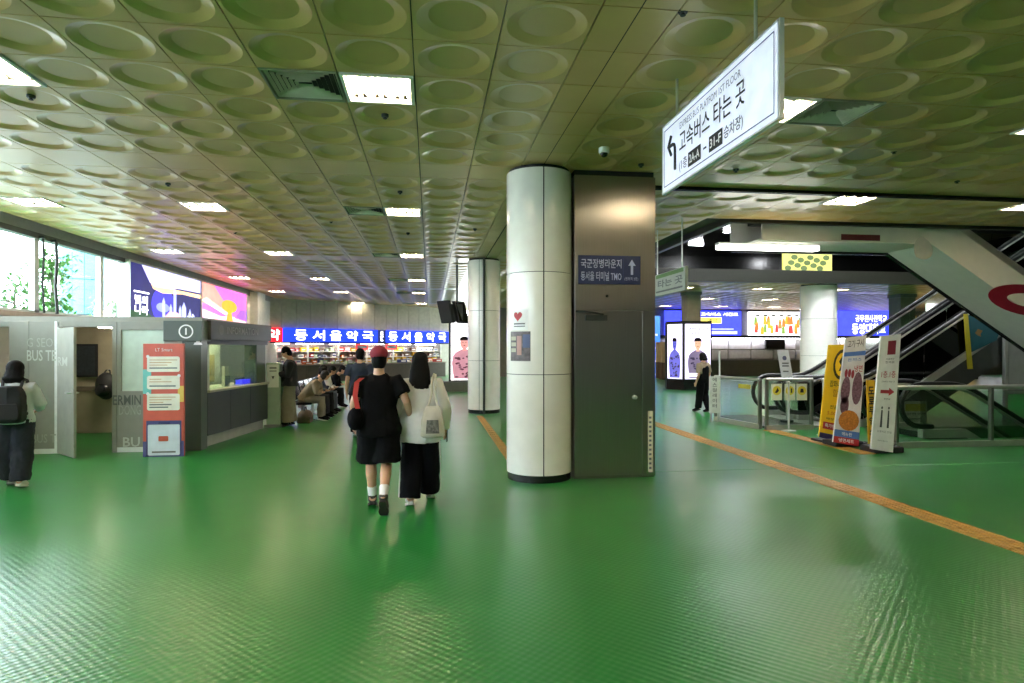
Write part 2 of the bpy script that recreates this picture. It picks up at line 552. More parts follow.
# ---- left wall with clerestory windows
wallm = M('wall_grey', 'a7a8a2', 0.6)
SILL, HEAD = 2.34, 3.82
wl = MB(); wl.box(XL - 0.25, XL, YB, YF, 0, SILL); wl.box(XL - 0.25, XL, YB, YF, HEAD, CEIL + 0.36)
struct('wall_left', wl, wallm, 'grey wall below the clerestory windows')
frame_m = M('window_frame', 'c9cfc9', 0.4, 0.2)
dark_fr = M('window_head', '4a4f4a', 0.5)
pane_m = glass('window_glass', 'f4fbff', 0.1)
yw = [onx(p, 300, XL).y for p in (38, 103, 128)]
bays = [(-9.0, -6.0), (-6.0, -2.2), (-2.2, 1.6), (1.6, 5.2), (5.2, 9.0), (9.0, yw[0]), (yw[0], yw[1]), (yw[1], yw[2])]
for i, (y0, y1) in enumerate(bays):
    w = bpy.data.objects.new('window_%d' % (i + 1), None); COL.objects.link(w); w['kind'] = 'structure'
    w['label'] = 'tall clerestory window bay with pale frame'
    w.location = (XL, y0, SILL); ROOTLOC[w.name] = Vector(w.location)
    fr = MB()
    fr.box(XL - 0.12, XL - 0.02, y0, y0 + 0.07, SILL, HEAD); fr.box(XL - 0.12, XL - 0.02, y1 - 0.07, y1, SILL, HEAD)
    fr.box(XL - 0.12, XL - 0.02, y0, y1, SILL, SILL + 0.06)
    build('window_frame', fr, frame_m, w)
    hd = MB(); hd.box(XL - 0.14, XL + 0.03, y0, y1, HEAD - 0.06, HEAD + 0.04); build('window_head', hd, dark_fr, w)
    pn = MB(); pn.box(XL - 0.075, XL - 0.065, y0 + 0.06, y1 - 0.06, SILL + 0.05, HEAD - 0.05); build('pane', pn, pane_m, w)
sl = MB(); sl.box(XL - 0.02, XL + 0.16, YB, yw[2], SILL - 0.09, SILL)
struct('trim_5', sl, M('sill_pinkish', 'a89a92', 0.5), 'pinkish sill under the windows')
yend = onx(258, 300, XL).y
wl2 = MB(); wl2.box(XL - 0.25, XL, yw[2], YF, SILL, HEAD); wl2.box(XL, XL + 0.3, yend - 1.2, yend, 1.9, CEIL)
struct('wall_left_pier', wl2, white_paint, 'pale wall and pier behind the screens')

# ---- far walls
A = Vector((-7.9, 29.96, 0)); Bp = Vector((0.58, 36.9, 0))
D = (Bp - A).normalized(); N = Vector((D.y, -D.x, 0))      # N towards the camera
def sw(t, d, z):
    return A + D * t + N * d + Vector((0, 0, z))
def tw(px):
    """where the sight line of an image column meets the slanted wall"""
    r = ray(px, 300); q = Vector((r[0], r[1], 0))
    k = (A.x * q.y - A.y * q.x) / (D.y * q.x - D.x * q.y)
    return k
WLEN = 13.5
wb = MB(); wb.obox(sw(-1.0, -1.6, 0), D * (WLEN + 1), -N * 0.25, (0, 0, CEIL + .3))
struct('wall_back', wb, wallm, 'wall behind the pharmacy shelves')
wu = thing('wall_panelling', 'tall pale grey wall panels above the blue pharmacy sign', 'wall panels', tuple(sw(0, 0.0, 2.62)))
pm_ = M('wall_panel', 'd8d4cc', 0.45)
npan = 18
for i in range(npan):
    t0 = -0.2 + i * (WLEN - 0.2) / npan; t1 = -0.2 + (i + 1) * (WLEN - 0.2) / npan
    mb = MB(); mb.obox(sw(t0 + 0.012, 0, 2.62), D * (t1 - t0 - 0.024), -N * 0.06, (0, 0, CEIL - 2.62)); build('panel', mb, pm_, wu)
mb = MB(); mb.obox(sw(-0.2, -0.06, 2.62), D * (WLEN - 0.2), -N * 0.05, (0, 0, CEIL - 2.62)); build('backing', mb, dark_grey, wu)
YW = 36.5
wr_ = MB(); wr_.box(3.2, XR, YW, YW + 0.25, 0, CEIL + .3)
struct('wall_back_right', wr_, M('wall_far', '8d8c86', 0.6), 'far wall behind the ticket counters')
we = MB(); we.box(XR, XR + 0.25, YB, YF, 0, CEIL + .36)
struct('wall_right', we, wallm, 'wall beyond the escalators')

wbh = MB(); wbh.box(XL - 0.25, XR, YB - 0.25, YB, 0, CEIL + .36)
struct('wall_front', wbh, M('wall_behind', '8a8a86', 0.6), 'grey wall behind the viewer')

# ---- storey seen through the opening
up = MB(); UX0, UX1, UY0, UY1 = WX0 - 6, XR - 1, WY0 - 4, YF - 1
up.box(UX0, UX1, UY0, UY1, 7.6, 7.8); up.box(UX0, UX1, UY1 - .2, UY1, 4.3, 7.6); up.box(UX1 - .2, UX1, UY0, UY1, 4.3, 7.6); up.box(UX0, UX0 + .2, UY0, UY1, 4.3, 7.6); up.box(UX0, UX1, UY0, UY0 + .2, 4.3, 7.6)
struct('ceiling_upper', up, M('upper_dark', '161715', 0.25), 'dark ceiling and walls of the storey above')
for k, (p0, p1, yy) in enumerate(((870, 893, 19), (752, 775, 33), (690, 716, 34), (800, 815, 36), (725, 745, 30), (850, 868, 26), (882, 896, 34))):
    a0 = ony(p0, 240, yy); a1 = ony(p1, 240, yy)
    mb = MB(); mb.box(a0.x, a0.x + .8, yy, yy + .14, 7.5, 7.6)
    tag(build('tube_light', mb, M('upper_tube', 'f4f6ff', 0.4, em=60)), 'glowing tube light on the dark upper ceiling', 'light', 'tube lights of the upper storey')
for k in range(6):  # unseen tubes added over the opening to brighten the escalators
    mb = MB(); x_ = 7.0 + 3.6 * (k % 3); y_ = 13.0 + 4.6 * (k // 3); mb.box(x_, x_ + 2.2, y_, y_ + .25, 7.5, 7.6)
    tag(build('tube_light', mb, M('upper_tube', 'f4f6ff', 0.4, em=60)), 'added tube light brightening the escalator well from above', 'light', 'tube lights of the upper storey')
pl0 = ony(783, 266, 22.0); pl1 = ony(832, 250, 22.0)
up_poster = thing('wall_poster', 'yellow and green poster on the storey above', 'poster', (pl0.x, 22.0, 4.37))
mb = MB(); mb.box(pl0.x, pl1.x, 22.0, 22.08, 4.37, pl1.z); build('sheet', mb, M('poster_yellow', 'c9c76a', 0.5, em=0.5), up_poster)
bo = Board(up_poster, (pl0.x, 22.0, 4.37), (1, 0, 0), (0, 0, 1))
w_ = pl1.x - pl0.x; h_ = pl1.z - 4.37
bo.flat([bo.ell(w_ * q, h_ * (0.3 + 0.5 * ((i * 7) % 5) / 5), 0.14, 0.1, 8) for i, q in enumerate([0.1 + 0.065 * j for j in range(13)])], M('poster_green', '5d7440', 0.6), 'foliage_print')

# ================================================================== CEILING FIXTURES
ORD = ['nearest', 'second', 'third', 'fourth', 'fifth', 'sixth', 'seventh', 'eighth', 'ninth']
tube_m = M('tube_glow', 'ffe8c8', 0.4, em=TUBE, var=0.0)
refl_m = M('reflector', 'e8e2d0', 0.25, 0.7)
def fixture_parts():
    t = T / 2 - 0.012; P = {}
    mb = MB()
    for a in (-1, 1):
        mb.box(min(a * t, a * (t - .03)), max(a * t, a * (t - .03)), -t, t, -0.012, 0.03)
        mb.box(-t + .03, t - .03, min(a * t, a * (t - .03)), max(a * t, a * (t - .03)), -0.012, 0.03)
    P['frame'] = (mb, white_paint)
    mb = MB()
    w = t - .03
    for i in range(3):
        x0 = -w + i * 2 * w / 3; x1 = x0 + 2 * w / 3; xm = (x0 + x1) / 2
        mb.add([(x0, -w, 0.0), (x0, w, 0.0), (xm - 0.03, w, 0.062), (xm - 0.03, -w, 0.062), (xm + 0.03, w, 0.062), (xm + 0.03, -w, 0.062), (x1, w, 0), (x1, -w, 0)],
               [(0, 1, 2, 3), (3, 2, 4, 5), (5, 4, 6, 7)])
    P['reflector'] = (mb, refl_m)
    return P, w
FP, FW = fixture_parts()
fmesh = {}
for k, (mb, mt) in FP.items():
    me = bpy.data.meshes.new(k); me.from_pydata([tuple(v) for v in mb.v], [], mb.f); me.materials.append(mt); fmesh[k] = me
mb = MB(); mb.tube([(0, -FW + .02, 0), (0, FW - .02, 0)], 0.016, 8)
me = bpy.data.meshes.new('tube'); me.from_pydata([tuple(v) for v in mb.v], [], mb.f); me.materials.append(tube_m); fmesh['tube'] = me
def colname(x):
    return {-0.45: 'in the row left of the white column', -3.65: 'in the row midway to the windows', -6.21: 'in the row along the windows',
            3.29: 'in the row right of the hanging sign'}.get(round(x, 2), 'in the row at %s' % ('the escalators' if x < 8 else 'the far right'))
cnt = {}
for x, y in sorted(lights, key=lambda q: q[1]):
    key = colname(x)
    vis = proj((x, y, CEIL)) if y > 2 else None
    if vis and -60 < vis[0] < 1084:
        cnt[key] = cnt.get(key, 0) + 1
        lab = '%s recessed three-tube ceiling light %s' % (ORD[min(cnt[key], 9) - 1], key)
    else:
        lab = 'recessed three-tube ceiling light behind the viewer'
    t = thing('ceiling_light', lab, 'ceiling light', (x, y, CEIL), 0, 'recessed ceiling lights')
    for nm in ('frame', 'reflector'):
        o = bpy.data.objects.new(nm, fmesh[nm]); COL.objects.link(o); o.parent = t
    for i in range(3):
        o = bpy.data.objects.new('tube', fmesh['tube']); COL.objects.link(o); o.parent = t; o.location = (-FW + (i + .5) * 2 * FW / 3, 0, 0.03)
# square louvred air vents
vm = {}
w = T / 2 - 0.02
mb = MB()
for a in (-1, 1):
    mb.box(min(a * w, a * (w + .015)), max(a * w, a * (w + .015)), -w - .015, w + .015, -0.012, 0.03)
    mb.box(-w, w, min(a * w, a * (w + .015)), max(a * w, a * (w + .015)), -0.012, 0.03)
vm['frame'] = (mb, M('vent_frame', '8c9078', 0.4))
mb = MB(); mb.box(-w, w, -w, w, 0.05, 0.06); vm['backing'] = (mb, black_matt)
for k, (mb, mt) in list(vm.items()):
    me = bpy.data.meshes.new(k); me.from_pydata([tuple(v) for v in mb.v], [], mb.f); me.materials.append(mt); vm[k] = me
slat = []
for i in range(6):
    r0 = 0.06 + i * 0.042; r1 = r0 + 0.014
    me = bpy.data.meshes.new('slat')
    V = [(a * q, bq * q, z) for q, z in ((r0, 0.035), (r1, 0.0)) for a, bq in ((-1, -1), (1, -1), (1, 1), (-1, 1))]
    V += [(v[0], v[1], v[2] + 0.004) for v in V]
    F = [(j, (j + 1) % 4, 4 + (j + 1) % 4, 4 + j) for j in range(4)] + [(8 + j, 12 + j, 12 + (j + 1) % 4, 8 + (j + 1) % 4) for j in range(4)]
    me.from_pydata(V, [], F); me.materials.append(M('vent_slat', 'd4d6c0', 0.4)); slat.append(me)
for i, (x, y) in enumerate(vents):
    lab = ('%s square louvred air vent left of a central ceiling light' % ORD[i]) if x < 0 else ('square louvred air vent behind the hanging sign' if y > 2 else 'square louvred air vent behind the viewer')
    t = thing('ceiling_vent', lab, 'air vent', (x, y, CEIL), 0, 'ceiling air vents')
    for nm in ('frame', 'backing'):
        o = bpy.data.objects.new(nm, vm[nm]); COL.objects.link(o); o.parent = t
    for me in slat:
        o = bpy.data.objects.new('slat', me); COL.objects.link(o); o.parent = t
# sprinkler heads
sp_lab = ['above the kiosk at the upper left', 'over the walking couple, farther', 'just beyond the nearest central light', 'in front of the white column, left', 'far left by the windows',
          'right of the white column', 'under the hanging sign', 'beside the right air vent', 'at the far right near the dark slot', 'close to the hanging sign, uppermost', 'left of the fourth central light', 'left of the vents, small', 'near the hanging televisions']
for i, (px, py) in enumerate([(31, 98), (168, 185), (385, 117), (400, 193), (235, 233), (641, 166), (736, 171), (894, 152), (957, 182), (683, 13), (408, 234), (331, 222), (475, 230)]):
    p = onz(px, py, CEIL)
    t = thing('sprinkler', 'small dark sprinkler head ' + sp_lab[i], 'sprinkler', (p.x, p.y, CEIL), 0, 'ceiling sprinklers')
    mb = MB(); mb.lathe((p.x, p.y), [(0.036, CEIL + 0.055), (0.036, CEIL + 0.004), (0.028, CEIL - 0.004)], 12); build('rosette', mb, dark_grey, t, True)
    mb = MB(); mb.lathe((p.x, p.y), [(0.012, CEIL), (0.012, CEIL - 0.012), (0.02, CEIL - 0.014), (0.02, CEIL - 0.018)], 10); build('nozzle', mb, black_matt, t, True)
# dome camera
p = onz(604, 150, CEIL)
t = thing('dome_camera', 'small white dome security camera on the ceiling near the column', 'camera', (p.x, p.y, CEIL))
mb = MB(); mb.lathe((p.x, p.y), [(0.062, CEIL + 0.054), (0.062, CEIL - 0.03), (0.055, CEIL - 0.04)], 20); build('housing', mb, white_paint, t, True)
mb = MB(); mb.ball((p.x, p.y, CEIL - 0.04), 0.045, 0.045, 0.045); build('lens_dome', mb, black_gloss, t, True)

# ================================================================== COLUMNS
enamel = M('white_enamel', 'f2eee8', 0.17, var=0.03, spec=0.6)
def round_column(name, label, cx, cy, r, seams, top, ang, conduit=False):
    t = thing(name, label, 'column', (cx, cy, 0))
    mb = MB(); mb.cyl((cx, cy), r - 0.03, 0, top + 0.06, 32); build('core', mb, black_matt, t, True)
    mb = MB(); mb.lathe((cx, cy), [(r - 0.012, 0.0), (r - 0.012, seams[0] + .005)], 40); build('base_ring', mb, black_gloss, t, True)
    for i in range(len(seams) - 1):
        for half in (0, 1):
            a0 = ang + half * PI + 0.008 / r; a1 = ang + (half + 1) * PI - 0.008 / r
            n = 26; z0, z1 = seams[i] + 0.004, seams[i + 1] - 0.004
            vs = []; fs = []
            for k in range(n + 1):
                a = a0 + (a1 - a0) * k / n
                c_, s_ = math.cos(a), math.sin(a)
                for rr, zz in ((r - 0.02, z0), (r, z0), (r, z1), (r - 0.02, z1)):
                    vs.append((cx + rr * c_, cy + rr * s_, zz))
            for k in range(n):
                for q in range(4):
                    fs.append((k * 4 + q, k * 4 + (q + 1) % 4, (k + 1) * 4 + (q + 1) % 4, (k + 1) * 4 + q))
            fs += [(0, 1, 2, 3), tuple(n * 4 + q for q in (3, 2, 1, 0))]
            build('cladding_panel', MB().add(vs, fs), enamel, t, True)
    if conduit:
        d = Vector((-cx, -cy, 0)).normalized()
        mb = MB(); mb.tube([(cx + d.x * (r + .03), cy + d.y * (r + .03), 0.0), (cx + d.x * (r + .03), cy + d.y * (r + .03), top)], 0.03, 10); build('conduit', mb, dark_grey, t, True)
    return t
CX, CY, CR = 1.42, 8.16, 0.425
ang_cam = math.atan2(-CY, -CX)
round_column('round_column', 'nearest white enamelled round column beside the steel box', CX, CY, CR, [0.09, 1.36, 2.65, 3.96], CEIL, ang_cam + 0.14)
c2 = ony(484, 340, 16.5)
round_column('round_column', 'far white round column with a dark vertical pipe, left of the nearest column', c2.x, 16.5, CR, [0.09, 1.36, 2.65, 3.96], CEIL, math.atan2(-16.5, -c2.x) - 0.3, True)
c3 = ony(818.5, 340, 21.7)
round_column('round_column', 'white round column behind the escalators under the ceiling opening', c3.x, 21.7, 0.63, [0.09, 1.4, 2.75, 3.97], 3.97, math.atan2(-21.7, -c3.x) + 0.9)
for px, hw, lab in ((691, 0.30, 'plain square grey pillar rising above the soldier light box'), (902, 0.36, 'grey square pillar behind the escalator right of the blue advert')):
    p = ony(px, 340, 25.0)
    t = thing('square_pillar', lab, 'pillar', (p.x, 25.0, 0))
    mb = MB(); mb.box(p.x - hw, p.x + hw, 25 - hw, 25 + hw, 0.1, 3.86); build('shaft', mb, M('pillar_grey', '8f8d80', 0.5), t, bevel=0.02)
    mb = MB(); mb.box(p.x - hw - .03, p.x + hw + .03, 25 - hw - .03, 25 + hw + .03, 3.86, 4.0); build('capital', mb, mid_grey, t)
    mb = MB(); mb.box(p.x - hw - .02, p.x + hw + .02, 25 - hw - .02, 25 + hw + .02, 0, 0.1); build('base_skirt', mb, black_gloss, t)

# notices on the near column (bent round it)
def on_column(px0, py0, px1, py1, r=CR):
    """angles and heights of an image rectangle on the near column"""
    def hit(px):
        rr = ray(px, 340); d = Vector((rr[0], rr[1])); d.normalize()
        o = Vector((-CX, -CY)); bq = o.dot(d); c_ = o.dot(o) - r * r
        k = -bq - math.sqrt(max(0, bq * bq - c_)); q = d * k
        return math.atan2(q.y - CY, q.x - CX), k
    a0, k0 = hit(px0); a1, k1 = hit(px1)
    kk = (k0 + k1) / 2 / math.hypot(*ray((px0 + px1) / 2, 340)[:2])
    return a0, a1, CH + (HORIZ - py1) / FPX * kk, CH + (HORIZ - py0) / FPX * kk
def bent(mb, a0, a1, z0, z1, r, n=8, th=0.004):
    vs = []
    for k in range(n + 1):
        a = a0 + (a1 - a0) * k / n
        for rr, z in ((r, z0), (r + th, z0), (r + th, z1), (r, z1)):
            vs.append((CX + rr * math.cos(a), CY + rr * math.sin(a), z))
    fs = [(k * 4 + q, k * 4 + (q + 1) % 4, (k + 1) * 4 + (q + 1) % 4, (k + 1) * 4 + q) for k in range(n) for q in range(4)]
    fs += [(0, 1, 2, 3), tuple(n * 4 + q for q in (3, 2, 1, 0))]
    return mb.add(vs, fs)
a0, a1, z0, z1 = on_column(512.5, 309, 528, 330)
t = thing('heart_notice', 'white notice with a red heart on the nearest column', 'notice', (CX, CY - CR, z0))
build('sheet', bent(MB(), a0, a1, z0, z1, CR), white_ink, t)
hp = []
for k in range(28):
    s_ = 2 * PI * k / 28
    hp.append((16 * math.sin(s_) ** 3 / 17, (13 * math.cos(s_) - 5 * math.cos(2 * s_) - 2 * math.cos(3 * s_) - math.cos(4 * s_)) / 17))
am = a0 + (a1 - a0) * 0.42; zm = z0 + (z1 - z0) * 0.66; hr = (z1 - z0) * 0.27
mb = MB(); mb.add([(CX + (CR + .007) * math.cos(am + (1 if a1 > a0 else -1) * hx * hr / CR), CY + (CR + .007) * math.sin(am + (1 if a1 > a0 else -1) * hx * hr / CR), zm + hz * hr) for hx, hz in hp], [tuple(range(28))])
build('heart_print', mb, red_ink, t)
dz = z1 - z0
mb = MB(); bent(mb, a0 + (a1 - a0) * .15, a0 + (a1 - a0) * .85, z0 + dz * .26, z0 + dz * .33, CR + .004, 6, .002); bent(mb, a0 + (a1 - a0) * .15, a0 + (a1 - a0) * .85, z0 + dz * .15, z0 + dz * .2, CR + .004, 6, .002)
build('text_lines', mb, grey_ink, t)
a0, a1, z0, z1 = on_column(511, 331.5, 530.5, 361)
t = thing('photo_poster', 'dark photo poster below the heart notice on the nearest column', 'poster', (CX, CY - CR, z0))
dz = z1 - z0; da = a1 - a0
build('sheet', bent(MB(), a0, a1, z0, z1, CR), M('poster_brown', '5b4f52', 0.4, var=0.5, scale=18), t)
mb = MB(); bent(mb, a0 + da * .4, a0 + da * .62, z0 + dz * .2, z0 + dz * .85, CR + .004, 4, .002); build('tower_print', mb, M('poster_pink', 'b98d86', 0.5), t)
mb = MB()
for q in range(3): bent(mb, a0 + da * .05, a0 + da * .34, z0 + dz * (.3 + .2 * q), z0 + dz * (.43 + .2 * q), CR + .004, 4, .002)
build('inset_print', mb, M('poster_pale', 'b5ae98', 0.5), t)
mb = MB(); bent(mb, a0 + da * .68, a0 + da * .98, z0 + dz * .45, z0 + dz * .9, CR + .004, 4, .002); build('sky_print', mb, M('poster_blue', '4a567f', 0.5), t)

# ================================================================== STEEL BOX WITH DOOR
BY = 7.95; BX0, BX1 = 1.85, 2.93
t = thing('steel_cabinet', 'floor to ceiling brushed steel service box beside the white column', 'steel box', ((BX0 + BX1) / 2, BY, 0))
dl = ony(574, 400, BY).x; dr = ony(642, 400, BY).x; dt = ony(600, 311, BY).z
mb = MB(); mb.box(BX0, BX1 - 0.01, BY + 0.03, 8.58, 0.0, 3.93); build('body', mb, M('box_side', '8c8b84', 0.35, 0.9), t)
mb = MB(); mb.box(BX0, BX1, BY, BY + 0.03, dt + 0.006, 3.93); build('upper_panel', mb, steel, t, bevel=0.004)
mb = MB(); mb.box(dr + 0.006, BX1, BY, BY + 0.03, 0.02, dt); build('side_panel', mb, steel, t, bevel=0.004)
mb = MB(); mb.box(BX0, BX1 - .02, BY + .01, 8.5, 3.93, 3.995); build('top_shadow', mb, black_matt, t)  # black slab stands in for the shadow between box and ceiling
mb = MB(); mb.box(BX0, dr, BY - 0.004, BY + 0.03, 0.04, dt); door = build('door', mb, steel, t, bevel=0.003)
kp = ony(634, 397, BY)
mb = MB(); mb.lathe((0, 0), [(0.03, 0), (0.03, 0.008), (0.012, 0.012), (0.012, 0.04), (0.026, 0.045), (0.026, 0.065), (0.018, 0.07)], 16)
mb.v = [Vector((kp.x + v.x, BY - v.z, kp.z + v.y)) for v in mb.v]; build('knob', mb, chrome, door, True)
c0 = ony(577, 313, BY); c1 = ony(606, 320, BY)
mb = MB(); mb.box(c0.x + .1, c1.x, BY - 0.06, BY - 0.004, c1.z - .01, c1.z + 0.06); mb.tube([(c1.x - .05, BY - 0.05, c1.z + .07), (c1.x - .22, BY - .12, c1.z + .09), (c0.x - .02, BY - .03, c0.z + .02)], 0.014, 8)
build('door_closer', mb, dark_grey, door)
l0 = ony(648, 472, BY); l1 = ony(652, 411, BY)
mb = MB(); mb.box(l0.x, l1.x + .01, BY - 0.004, BY, l0.z, l1.z); lbl = build('label_strip', mb, M('label_cream', 'd9d2b8', 0.5), t)
bo = Board(t, (l0.x, BY - 0.004, l0.z), (1, 0, 0), (0, 0, 1))
hh = l1.z - l0.z
bo.rects([(0.012, hh * (0.05 + i * 0.075), 0.045, hh * (0.085 + i * 0.075)) for i in range(12)], grey_ink, 'strip_lettering')
rv = ony(607, 296, BY)
mb = MB(); mb.ball((rv.x, BY, rv.z), 0.018, 0.012, 0.018); build('rivet', mb, black_matt, t, True)
s0 = ony(578, 284, BY); s1 = ony(640, 256.5, BY)
t = thing('direction_sign', 'navy blue lounge sign with an upward arrow on the steel box', 'sign', (s0.x, BY, s0.z))
W_, H_ = s1.x - s0.x, s1.z - s0.z
mb = MB(); mb.box(s0.x, s1.x, BY - 0.02, BY - 0.001, s0.z, s1.z); build('plate', mb, M('sign_navy', '1f2a55', 0.4), t)
bo = Board(t, (s0.x, BY - 0.02, s0.z), (1, 0, 0), (0, 0, 1))
pale = M('sign_pale', 'b7bddc', 0.5)
bo.text('국군장병라운지', W_ * .04, H_ * .56, W_ * .69, H_ * .88, pale, 0.012)
bo.text('동서울 터미널 TMO', W_ * .04, H_ * .12, W_ * .69, H_ * .44, pale, 0.012)
bo.flat([[(W_ * .84, H_ * .34), (W_ * .88, H_ * .34), (W_ * .88, H_ * .66), (W_ * .92, H_ * .66), (W_ * .86, H_ * .88), (W_ * .80, H_ * .66), (W_ * .84, H_ * .66)]], pale, 'arrow')
bo.text('(현위치 2층)', W_ * .74, H_ * .12, W_ * .96, H_ * .26, pale)
bo.rect(W_ * .715, H_ * .08, W_ * .72, H_ * .92, M('sign_line', '3a4676', 0.5), 'divider')

# ================================================================== HANGING SIGN
SX = 2.11; p_f = onx(663, 126, SX); p_n = onx(779, 23, SX)
ztop = 3.7; zbot = 3.1
t = thing('hanging_sign', 'large white hanging bus platform sign with a black left arrow', 'sign', (SX, (p_f.y + p_n.y) / 2, CEIL))
y0, y1 = p_n.y, p_f.y
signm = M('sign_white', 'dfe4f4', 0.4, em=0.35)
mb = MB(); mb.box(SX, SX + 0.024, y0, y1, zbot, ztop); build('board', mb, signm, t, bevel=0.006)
mb = MB(); mb.box(SX - .004, SX + .028, y0 - .012, y0 + .01, zbot - .008, ztop + .008); mb.box(SX - .004, SX + .028, y1 - .01, y1 + .012, zbot - .008, ztop + .008)
mb.box(SX - .004, SX + .028, y0, y1, zbot - .008, zbot + .006); mb.box(SX - .004, SX + .028, y0, y1, ztop - .006, ztop + .008); build('frame', mb, M('sign_frame', 'd8d9dc', 0.3, 0.4), t)
for yy in (y0 + .3, y1 - .3):
    mb = MB(); mb.tube([(SX + .012, yy, ztop), (SX + .012, yy, CEIL + 0.05)], 0.012, 8); build('hanger_rod', mb, chrome, t, True)
L_ = y1 - y0; H_ = ztop - zbot
bo = Board(t, (SX, y1, zbot), (0, -1, 0), (0, 0, 1)); bo.layer = 0.005
e_ = 0.045; q_ = 0.008
bo.rects([(e_, e_, L_ - e_, e_ + q_), (e_, H_ - e_ - q_, L_ - e_, H_ - e_), (e_, e_, e_ + q_, H_ - e_), (L_ - e_ - q_, e_, L_ - e_, H_ - e_)], navy_ink, 'border_line')
# arrow: up, turning to the left
ap = [(0.30, 0.14)] + [(0.30, 0.30)] + [(0.255 + 0.045 * math.cos(a), 0.30 + 0.075 * math.sin(a)) for a in (0.4, 0.8, 1.2, PI / 2)] + [(0.15, 0.375)]
mb = MB(); mb.tube([bo.P(x, y) for x, y in ap], 0.014, 6); mb.tube([bo.P(0.215, 0.29), bo.P(0.15, 0.375), bo.P(0.215, 0.46)], 0.014, 6); build('arrow', mb, ink, t)
bo.text('EXPRESS BUS PLATFOM 1ST FLOOR', 0.40, 0.455, 1.46, 0.51, grey_ink, 0.0)
bo.text('고속버스 타는 곳', 0.39, 0.25, 1.52, 0.43, ink, 0.008)
bo.text('(1층', 0.39, 0.085, 0.55, 0.195, ink, 0.004)
bo.rect(0.575, 0.08, 0.82, 0.20, ink, 'number_block'); bo.rect(0.965, 0.08, 1.19, 0.20, ink, 'number_block')
bo.rect(0.865, 0.135, 0.92, 0.15, ink, 'dash')
bo.text('승차장)', 1.21, 0.085, 1.49, 0.195, ink, 0.004)
bo.up()
bo.text('2A-A', 0.60, 0.105, 0.80, 0.175, white_ink, 0.02); bo.text('31-F', 0.985, 0.105, 1.17, 0.175, white_ink, 0.02)

# ================================================================== INFORMATION BOOTH (left)
BYF = 10.95                                   # booth front plane
BH = 2.12
booth_m = M('booth_grey', '8f9085', 0.42, var=0.05)
booth_d = M('booth_dark', '4c5750', 0.4, var=0.05)
xj0 = ony(57, 400, BYF).x; xj1 = ony(112, 400, BYF).x      # door opening
xg = ony(182, 400, BYF).x; xc = -3.74
xd0 = ony(9, 400, BYF).x
booth = thing('information_booth', 'grey information booth with an open door under the clerestory windows', 'booth', (-5.5, BYF, 0))
def bpan(name, x0, x1, z0, z1, m, th=0.07):
    mb = MB(); mb.box(x0, x1, BYF, BYF + th, z0, z1); return build(name, mb, m, booth, bevel=0.004)
bpan('wall_panel', xd0, ony(29, 400, BYF).x - 0.006, 0.08, BH, booth_m)
bpan('wall_panel', ony(29, 400, BYF).x, xj0 - 0.04, 0.08, BH, booth_m)
bpan('wall_panel', XL + 0.05, xd0 - 0.9, 0.08, BH, booth_m)
bpan('skirting', xd0, xj0 - .04, 0.0, 0.08, white_paint, 0.05)
bpan('door_jamb', xj0 - 0.04, xj0 + 0.03, 0.0, BH, white_paint, 0.12); bpan('door_jamb', xj1, xj1 + 0.07, 0.0, BH, booth_m, 0.12)
bpan('door_head', xj0, xj1, 2.03, BH, booth_m, 0.12); bpan('door_head', xd0 - .9, xd0, 2.03, BH, booth_m, 0.12)
# panel with frosted window right of the door
wx0, wx1 = ony(121, 400, BYF).x, ony(164, 400, BYF).x
wz0, wz1 = ony(140, 391, BYF).z, ony(140, 330, BYF).z
bpan('wall_panel', xj1 + 0.075, xg, 0.08, wz0, booth_m); bpan('wall_panel', xj1 + 0.075, wx0, wz0, BH, booth_m); bpan('wall_panel', wx1, xg, wz0, BH, booth_m); bpan('wall_panel', wx0, wx1, wz1, BH, booth_m)
bpan('skirting', xj1 + .075, xg, 0.0, 0.08, white_paint, 0.05)
mb = MB(); mb.box(wx0, wx1, BYF + 0.03, BYF + 0.04, wz0, wz1); build('frosted_pane', mb, M('frosted', 'b5c8b8', 0.25, em=0.12), booth)
mb = MB(); mb.box(XL + .05, xc, BYF + .04, 13.9, BH, BH + 0.08); build('roof', mb, booth_m, booth)
mb = MB(); mb.box(xj0 - 1.6, xj0 - 1.55, BYF + .1, 13.9, 0, BH); mb.box(xj1 + .1, xj1 + .14, BYF + .1, 13.45, 0, BH); build('partition', mb, M('inner_tan', '8f8672', 0.6), booth)
mb = MB(); mb.box(XL + .05, xj1 + .14, 13.5, 13.55, 0, BH); build('back_partition', mb, M('inner_tan2', '978d78', 0.6), booth)
mb = MB(); mb.box(xj0 - 1.55, xj1 + .1, 13.44, 13.5, 0.84, 0.93); build('dado_rail', mb, M('dado_brown', '5e5546', 0.5), booth)
mb = MB(); mb.box(xj0 + .1, xj0 + .22, 12.0, 13.0, 2.05, 2.1); build('glow_strip', mb, M('booth_fill', 'fff0d8', 0.4, em=22), booth)  # glowing strip added out of sight to brighten the booth interior
